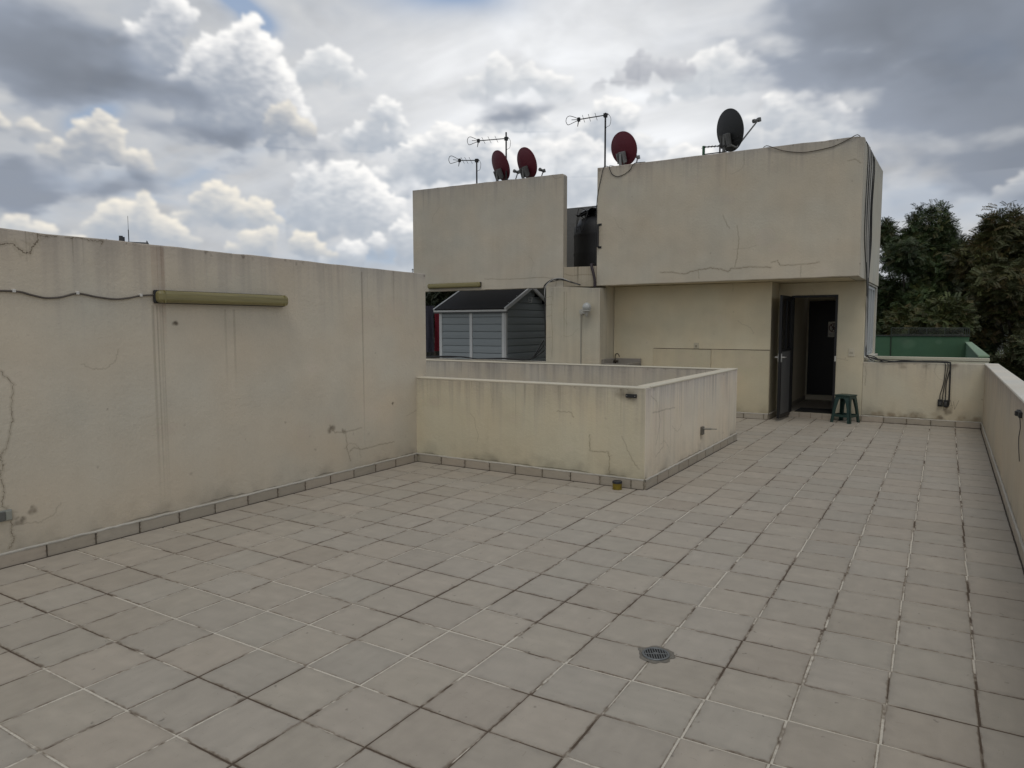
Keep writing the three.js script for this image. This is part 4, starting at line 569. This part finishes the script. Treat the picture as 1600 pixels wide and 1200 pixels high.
// ------------------------------------------------------------------ satellite dishes and antennas
const right = new THREE.Vector3(Math.cos(31.57 * D2R), 0, -Math.sin(31.57 * D2R));
function dish(label, pos, dir, r, ry, dishMat, armMat, lnbAt, armRoot, group, rootAt) {
  const t = thing('satellite_dish', label, 'satellite dish', pos, 0, group), h = new THREE.Group(); h.name = 'head'; t.add(h);
  const z = V(dir).normalize(), x = new THREE.Vector3(0, 1, 0).cross(z).normalize(), y = z.clone().cross(x); const Mx = new THREE.Matrix4().makeBasis(x, y, z);
  const prof = []; for (let i = 0; i <= 14; i++) { const q = i / 14; prof.push(new THREE.Vector2(q * r, 0.16 * r * q * q)); } prof.push(new THREE.Vector2(r * 1.012, 0.16 * r + 0.004), new THREE.Vector2(r * 1.012, 0.16 * r - 0.006), new THREE.Vector2(r * 0.99, 0.16 * r - 0.008)); for (let i = 13; i >= 0; i--) { const q = i / 14; prof.push(new THREE.Vector2(q * r, 0.16 * r * q * q - 0.004)); }
  const g = new THREE.LatheGeometry(prof, 48).rotateX(Math.PI / 2).scale(1, ry, 1);
  const add = (n, gg, m) => part(n, (Array.isArray(gg) ? merge(gg) : gg).applyMatrix4(Mx), m, t);
  t.remove(h);
  add('reflector', g, dishMat);
  add('bracket', [rbox(-0.06, 0.06, -0.75 * r * ry, -0.15 * r, -0.07, -0.005, 0.008), rbox(-0.075, -0.055, -0.8 * r * ry, -0.2 * r, -0.13, -0.04, 0.004), rbox(0.055, 0.075, -0.8 * r * ry, -0.2 * r, -0.13, -0.04, 0.004)], armMat);
  const a0 = rootAt ?? [0, -r * ry * 0.92, -0.03]; add('arm', armRoot ? [bar([0, -r * ry * 0.6, -0.05], a0, 0.014), bar(a0, armRoot, 0.012), bar(armRoot, lnbAt, 0.012)] : [bar([0, -r * ry * 0.6, -0.05], a0, 0.016), bar(a0, lnbAt, 0.014)], armMat);
  const q = V(lnbAt), toC = V([0, 0.02, 0]).sub(q).normalize(), e = q.clone().addScaledVector(toC, 0.075); add('feed', [bar(lnbAt, e.toArray(), 0.026, 14), bar(e.toArray(), e.clone().addScaledVector(toC, 0.03).toArray(), 0.034, 14), rbox(q.x - 0.028, q.x + 0.028, q.y - 0.035, q.y + 0.035, q.z - 0.01, q.z + 0.04, 0.008)], armMat);
  const low = pos[0] < -4.6, foot = pos[0] < -4.6 ? 4.05 : 3.95, m0 = V([0, -0.5 * r * ry, -0.11]).applyMatrix4(Mx); part('mast', [bar([m0.x, m0.y + 0.08, m0.z], [m0.x, foot - pos[1], m0.z], 0.028, 12), low ? bar([m0.x, foot + 0.02 - pos[1], m0.z], [m0.x, foot + 0.02 - pos[1], -9.64 - pos[2]], 0.02) : new THREE.CylinderGeometry(0.1, 0.1, 0.012, 20).translate(m0.x, foot + 0.006 - pos[1], m0.z)], armMat, t);
  return t;
}
const red = mat([0.115, 0.012, 0.024], 0.5), darkDish = mat([0.014, 0.015, 0.016], 0.55), galv = mat([0.13, 0.13, 0.125], 0.55, { metalness: 0.4 }), galvL = mat([0.24, 0.24, 0.235], 0.5, { metalness: 0.4 });
const mixDir = (f, r, u) => [-0.51 * f + right.x * r, u, -0.86 * f + right.z * r];
dish('left red satellite dish of the pair on left block', [-6.33, 4.76, -10.0], mixDir(0.5, 0.79, 0.4), 0.285, 1.06, red, galv, [0.02, -0.24, 0.4], [0, -0.36, 0.27]);
dish('right red satellite dish of the pair on left block', [-5.72, 4.74, -10.0], mixDir(0.56, 0.76, 0.36), 0.285, 1.06, red, galv, [0.02, -0.24, 0.41], [0, -0.36, 0.28]);
dish('single red satellite dish on left end of the right block', [-3.68, 4.76, -10.0], mixDir(0.66, 0.68, 0.32), 0.28, 1.06, red, galvL, [0.02, -0.22, 0.44], [0, -0.36, 0.3]);
dish('larger black satellite dish on the right block', [-1.8, 4.82, -10.0], mixDir(0.42, 0.89, 0.2), 0.31, 1.1, darkDish, galv, [-0.1, 0.1, 0.6], null, null, [-0.15, -0.31, 0.0]);
function antenna(label, x, z, yb, yt, boomLen, boomRise, boomY) {
  const t = thing('tv_antenna', label, 'antenna', [x, yb, z], 0), am = mat([0.015, 0.015, 0.015], 0.6), H = yt - yb; part('mast', [bar([0, -0.35, 0], [0, H, 0], 0.016, 10), bar([0, -0.2, 0], [0, -0.2, -9.64 - z], 0.014), bar([0, -0.3, 0], [0, -0.3, -9.64 - z], 0.014)], am, t);
  const by = (boomY ?? yt) - yb - 0.02, d = right.clone().multiplyScalar(-1), at = (s, dy = 0, n = 0) => [d.x * s + -d.z * n, by - boomRise * s + dy, d.z * s + d.x * n];
  part('boom', bar(at(-0.05), at(boomLen), 0.0095), am, t); part('clamp', rbox(-0.03, 0.03, by - 0.04, by + 0.03, -0.03, 0.03, 0.006), am, t); part('balun', rbox(-0.025, 0.025, -0.035, 0.035, -0.02, 0.02, 0.006).translate(...at(boomLen)), am, t);
  part('balun_tail', bar(at(boomLen), at(boomLen + 0.02, -0.12), 0.012, 8, 0.006), am, t);
  for (const s of [0.35, 0.6, 0.82]) part('element', bar(at(boomLen * s + 0.03, 0.045, -0.08), at(boomLen * s - 0.03, -0.045, 0.08), 0.004), am, t);
  const loop = [at(boomLen + 0.01, 0.015), at(boomLen + 0.09, 0.06), at(boomLen + 0.165, 0.1, 0.04), at(boomLen + 0.21, 0.085, 0.06), at(boomLen + 0.225, 0.02, 0.07), at(boomLen + 0.19, -0.05, 0.05), at(boomLen + 0.1, -0.035, 0.02), at(boomLen + 0.01, -0.012)]; part('loop', tube(loop, 0.0055, 60), am, t); part('feed_stub', bar(at(boomLen), at(boomLen + 0.13, 0.015), 0.006), am, t);
  part('lead', tube([at(0, 0.01), [0.05, by + 0.02, 0.02], [0.12, by - 0.08, 0.03], [0.1, by - 0.2, 0.03], [0.02, by - 0.24, 0.02], [0.022, by - 0.5, 0.02], [0.02, -0.4, 0.02]], 0.004, 60), am, t);
}
antenna('lowest black loop antenna at left of the left block', -6.87, -10.0, 4.35, 4.96, 0.35, -0.0, 4.96);
antenna('black loop antenna mast rising behind the paired red dishes', -6.16, -10.0, 4.35, 5.4, 0.55, 0.08, 5.3);
antenna('tall black loop antenna beside the single red dish', -3.955, -9.85, 4.35, 5.4, 0.48, 0.16, 5.38);
{ const t = thing('yagi_antenna', 'low green and black comb antenna left of black dish', 'antenna', [-2.2, 4.35, -10.0]); const gm = mat([0.02, 0.09, 0.04], 0.5), am = mat([0.03, 0.03, 0.03], 0.6); part('bracket', rbox(-0.02, 0.02, 0.0, 0.27, -0.02, 0.02, 0.006), gm, t); part('boom', [bar([0, 0.25, 0], [0.42, 0.2, 0.12], 0.009), bar([0, 0.13, 0], [0.42, 0.1, 0.12], 0.009)], am, t); for (let i = 0; i < 8; i++) { const s = i / 7; part('element', bar([0.42 * s - 0.07, 0.25 - 0.05 * s + 0.01, 0.12 * s - 0.1], [0.42 * s + 0.07, 0.25 - 0.05 * s - 0.01, 0.12 * s + 0.1], 0.0035), am, t); } for (const y of [0.3, 0.24]) part('element', bar([0.34, y, -0.1], [0.6, y + 0.03, 0.1], 0.004), am, t); part('mast', bar([0.3, -0.4, 0.09], [0.3, 0.24, 0.09], 0.014), am, t); }

// ------------------------------------------------------------------ neighbour's green roof
{
  const t = thing('neighbour_house', 'green walled neighbouring roof beyond the end parapet', 'house'); const gm = plaster(3, 1.5, 200, [66, 97, 73], { skirt: false, seed: 51, top: 0.4, bottom: 0.4, streak: 0.8 }), gt = plaster(3, 1, 200, [128, 152, 126], { skirt: false, seed: 52, top: 0, bottom: 0 }), cr = plaster(2, 1, 300, [196, 192, 172], { skirt: false, seed: 53, top: 0, bottom: 0 });
  part('front_strip', [rbox(0.42, 2.06, 1.0, 1.05, -11.53, -11.38, 0.006), rbox(0.42, 2.05, 0.7, 0.995, -11.53, -11.39, 0.004)], cr, t);
  part('parapet', [rbox(1.92, 2.05, -8.9, 1.06, -22, -11.54, 0.01)], gm, t); part('parapet_cap', rbox(1.905, 2.062, 1.061, 1.09, -22, -11.54, 0.008), gt, t);
  part('back_wall', faceZ(slab([[-1.4, -0.5], [2.0, -0.5], [2.0, 1.235], [-1.4, 1.24]], 0.15), -22), gm, t); part('corner_pipe', bar([0.02, -0.2, -21.98], [0.015, 1.5, -21.98], 0.014), mat([0.02, 0.03, 0.02], 0.7), t); part('back_cap', rbox(-1.42, 2.01, 1.242, 1.27, -22.17, -21.97, 0.006), mat([0.03, 0.035, 0.03], 0.7), t);
  part('roof', box(-1.4, 1.91, -0.5, 0.1, -22, -13.3), mat([0.16, 0.2, 0.16], 0.9), t); part('body', box(-1.4, 1.9, -9, -0.5, -22, -13.3), gm, t);
  const gl = new THREE.MeshPhysicalMaterial({ color: lin(0.75, 0.8, 0.76), roughness: 0.05, transmission: 1, thickness: 0 }); const r = thing('glass_railing', 'low glass railing with thin rails on the green wall', 'railing'), rm = mat([0.07, 0.08, 0.07], 0.4, { metalness: 0.5 });
  part('rail', rbox(0.01, 2.01, 1.475, 1.495, -22.08, -22.05, 0.004), rm, r); part('rail', rbox(0.01, 2.01, 1.285, 1.3, -22.08, -22.05, 0.004), rm, r); for (let i = 0; i < 4; i++) part('glass_panel', box(0.02 + i * 0.46, 0.46 + i * 0.46, 1.3, 1.475, -22.07, -22.064), gl, r); for (const x of [0.015, 0.47, 0.93, 1.39, 1.85, 1.9, 1.95, 2.0]) part('post', box(x - 0.008, x + 0.008, 1.272, 1.495, -22.085, -22.05), rm, r);
}
// ------------------------------------------------------------------ trees
function sprigGeo(seed) { // one compound leaf: paired narrow leaflets along a drooping stalk
  const R = rngOf(seed), pos = []; const leafl = (x, y, z, dx, dy, dz, l, w) => { const n = new THREE.Vector3(dx, dy, dz).normalize(), s = new THREE.Vector3(-n.z, 0.25 * (R() - 0.5), n.x).normalize().multiplyScalar(w); const a = [x, y, z], b = [x + n.x * l * 0.5 + s.x, y + n.y * l * 0.5 + s.y, z + n.z * l * 0.5 + s.z], c = [x + n.x * l, y + n.y * l, z + n.z * l], d = [x + n.x * l * 0.5 - s.x, y + n.y * l * 0.5 - s.y, z + n.z * l * 0.5 - s.z]; pos.push(...a, ...b, ...c, ...a, ...c, ...d); };
  for (let k = 0; k < 2; k++) { const a = k * 2.2 + R(), ca = Math.cos(a), sa = Math.sin(a); for (let i = 0; i < 7; i++) { const t = 0.12 + i * 0.075, y = 0.16 * t * 2 - 0.55 * t * t; for (const s of [-1, 1]) leafl(ca * t, y, sa * t, ca * 0.55 - sa * s, -0.35 + (R() - 0.5) * 0.4, sa * 0.55 + ca * s, 0.15 + R() * 0.05, 0.028); } }
  const g = new THREE.BufferGeometry(); g.setAttribute('position', new THREE.Float32BufferAttribute(pos, 3)); g.computeVertexNormals(); return g;
}
const sprigs = [sprigGeo(1), sprigGeo(2), sprigGeo(3)];
const leafMat = new THREE.MeshStandardMaterial({ color: lin(1, 1, 1), roughness: 0.6, side: THREE.DoubleSide }), bark = mat([0.06, 0.05, 0.04], 0.95);
function tree(name, label, base, lobes, n, seed, tint, trunkR = 0.22, size = 1) {
  const R = rngOf(seed), t = thing(name, label, 'tree', base); const top = Math.max(...lobes.map((l) => l[1])); const spine = [[0, 0, 0], [0.15, top * 0.3, 0.1], [-0.1, top * 0.55, -0.1], [0.1, top * 0.8, 0]];
  const limbs = []; for (let i = 0; i + 1 < spine.length; i++) limbs.push(bar(spine[i], spine[i + 1], trunkR * (1 - i * 0.25), 10, trunkR * (0.75 - i * 0.25)));
  for (const l of lobes) { const k = clamp(Math.floor(l[1] / top * 3), 0, 2), a = spine[k], b = spine[k + 1], f = R() * 0.6, s = a.map((v, i) => lerp(v, b[i], f)); limbs.push(bar(s, [lerp(s[0], l[0], 0.55), lerp(s[1], l[1], 0.45), lerp(s[2], l[2], 0.55)], 0.07, 6, 0.045), bar([lerp(s[0], l[0], 0.55), lerp(s[1], l[1], 0.45), lerp(s[2], l[2], 0.55)], [l[0], l[1] + l[4] * 0.5, l[2]], 0.045, 6, 0.012)); }
  part('trunk', limbs, bark, t);
  const crown = new THREE.Group(); const m4 = new THREE.Matrix4(), q = new THREE.Quaternion(), e = new THREE.Euler(), col = new THREE.Color();
  const vol = lobes.map((l) => (l[3] * l[4]) ** 1), tot = vol.reduce((a, b) => a + b);
  const im = new THREE.InstancedMesh(sprigs[seed % 3], leafMat, n); im.name = 'crown'; im.castShadow = im.receiveShadow = true; im.userData.kind = 'stuff'; let i = 0;
  while (i < n) {
    let p = R() * tot, k = 0; while (p > vol[k] && k < lobes.length - 1) p -= vol[k++]; const l = lobes[k];
    const u = R() * 2 - 1, a = R() * 6.283, c = Math.sqrt(1 - u * u), rr = R() < 0.72 ? lerp(0.72, 1.06, R()) : R() ** 0.5 * 0.8; let x = l[0] + Math.cos(a) * c * l[3] * rr, y = l[1] + u * l[4] * rr, z = l[2] + Math.sin(a) * c * l[3] * rr;
    if (fbm(x * 0.9 + seed, y * 0.9, z * 0.9, 2) < -0.13) { if (R() < 0.8) continue; }
    e.set((R() - 0.5) * 1.9, R() * 6.283, (R() - 0.5) * 1.9 + 0.1); q.setFromEuler(e); const s = lerp(0.36, 0.66, R()) * size; m4.compose(new THREE.Vector3(x, y, z), q, new THREE.Vector3(s, s, s)); im.setMatrixAt(i, m4);
    const f = lerp(0.6, 1.35, R()) * (1 + fbm(x * 0.7, y * 0.7, z * 0.7 + seed, 2) * 0.8); col.setRGB(tint[0] * f * lerp(0.8, 1.5, R() ** 3), tint[1] * f, tint[2] * f * lerp(0.7, 1.1, R())); im.setColorAt(i, col); i++;
  }
  t.add(im);
}
const lobesOf = (seed, n, W, y0, y1, Dp, rmin, rmax, peak = 0) => { const R = rngOf(seed), o = []; for (let i = 0; i < n; i++) { const u = R() * 2 - 1, yy = R() ** 0.8, w = W * (1 - 0.75 * yy ** 1.6); const r = lerp(rmin, rmax, R()) * (1 - 0.35 * yy); o.push([u * w + peak * yy, lerp(y0, y1, yy), (R() * 2 - 1) * Dp, r, r * 0.8]); } return o; };
tree('broadleaf_tree', 'tall dark tree right behind the stairwell building corner', [0.3, -9, -30], [[0.4, 14.2, 0, 0.75, 0.95], [-0.1, 13.4, 0.3, 0.9, 0.8], [1.0, 13.3, 0, 0.8, 0.7], [-1.15, 14.2, 0, 0.32, 0.45], [-1.2, 11.6, 0, 1.0, 0.9], [-1.5, 10.2, 0.2, 1.1, 0.9], [-1.4, 8.9, 0.2, 1.1, 0.9], ...lobesOf(4, 26, 2.6, 5, 13.2, 1.8, 0.8, 1.4)], 27000, 3, [0.046, 0.064, 0.02], 0.28);
tree('broadleaf_tree', 'tall dark tree at the right edge with brownish crown', [3.6, -9, -29], [[3.0 - 3.6, 14.0, 0, 0.7, 0.8], [-0.9, 13.4, 0, 0.7, 0.6], [0.3, 13.3, 0, 0.8, 0.7], [-1.5, 12.8, 0.4, 0.75, 0.6], ...lobesOf(5, 24, 2.8, 5, 12.8, 1.8, 0.8, 1.3)], 25000, 4, [0.07, 0.066, 0.021], 0.26);
tree('broadleaf_tree', 'lower spreading tree in front, above the green roof', [0.9, -9, -26], lobesOf(6, 22, 2.4, 6.2, 10.9, 1.4, 0.7, 1.15), 19000, 5, [0.075, 0.08, 0.024], 0.2);
tree('broadleaf_tree', 'low dark tree beyond the right parapet corner', [3.4, -9, -25], lobesOf(8, 18, 1.9, 5.5, 9.9, 1.3, 0.6, 1.05), 15000, 7, [0.06, 0.064, 0.024], 0.18);
tree('broadleaf_tree', 'farther dark tree filling the gaps behind the others', [2.4, -9, -37], [[-0.5, 13.2, 0, 1.2, 0.9], [0.5, 13.0, 0, 1.2, 0.9], [-2.6, 11.5, 0, 1.3, 1.1], [-3.0, 9.5, 0, 1.4, 1.2], ...lobesOf(12, 26, 4.6, 5, 13.2, 1.4, 1.2, 1.9)], 23000, 8, [0.05, 0.058, 0.022], 0.3, 1.15);
tree('yard_shrub', 'dark leafy shrub seen through the shed opening', [-10.1, 0.46, -12.7], lobesOf(9, 12, 1.3, 0.9, 2.3, 0.4, 0.4, 0.7), 2600, 6, [0.03, 0.04, 0.016], 0.06, 0.7);
// ------------------------------------------------------------------ far tower
{
  const t = thing('distant_tower', 'far apartment tower with rooftop tanks behind the left wall', 'building', [-259, -10.1, -150], -0.6), wm = mat([0.16, 0.16, 0.16], 0.9), gm = mat([0.05, 0.06, 0.07], 0.4); part('wall', box(-6.5, 6.5, 0, 42, -6.5, 6.5), wm, t); part('window', [...Array(12)].flatMap((_, f) => [-4, -1.4, 1.4, 4].map((x) => box(x - 0.8, x + 0.8, 5 + f * 3, 6.6 + f * 3, 6.5, 6.56))), gm, t).userData.kind = 'stuff';
  part('parapet', [box(-6.6, 6.6, 42, 42.6, 6.3, 6.6), box(-6.6, 6.6, 42, 42.6, -6.6, -6.3)], wm, t); for (const [x, h, w] of [[-5, 1.2, 1.4], [-3, 2.6, 1.4], [-1.2, 1.8, 1.3], [0.6, 1.1, 1.6], [4.2, 2.2, 1.3], [5.4, 0.9, 1.2]]) part('roof_tank', new THREE.CylinderGeometry(w / 2, w / 2, h, 12).translate(x, 42 + h / 2, 2), mat([0.06, 0.06, 0.065], 0.8), t);
  const r = thing('radio_mast', 'thin radio mast on the far tower roof', 'mast', [-258.6, 31.9, -150]); part('pole', [bar([0, 0, 0], [0, 5, 0], 0.16), bar([0, 5, 0], [0, 10, 0], 0.07)], darkMetal, r);
}
renderer.render(scene, camera);
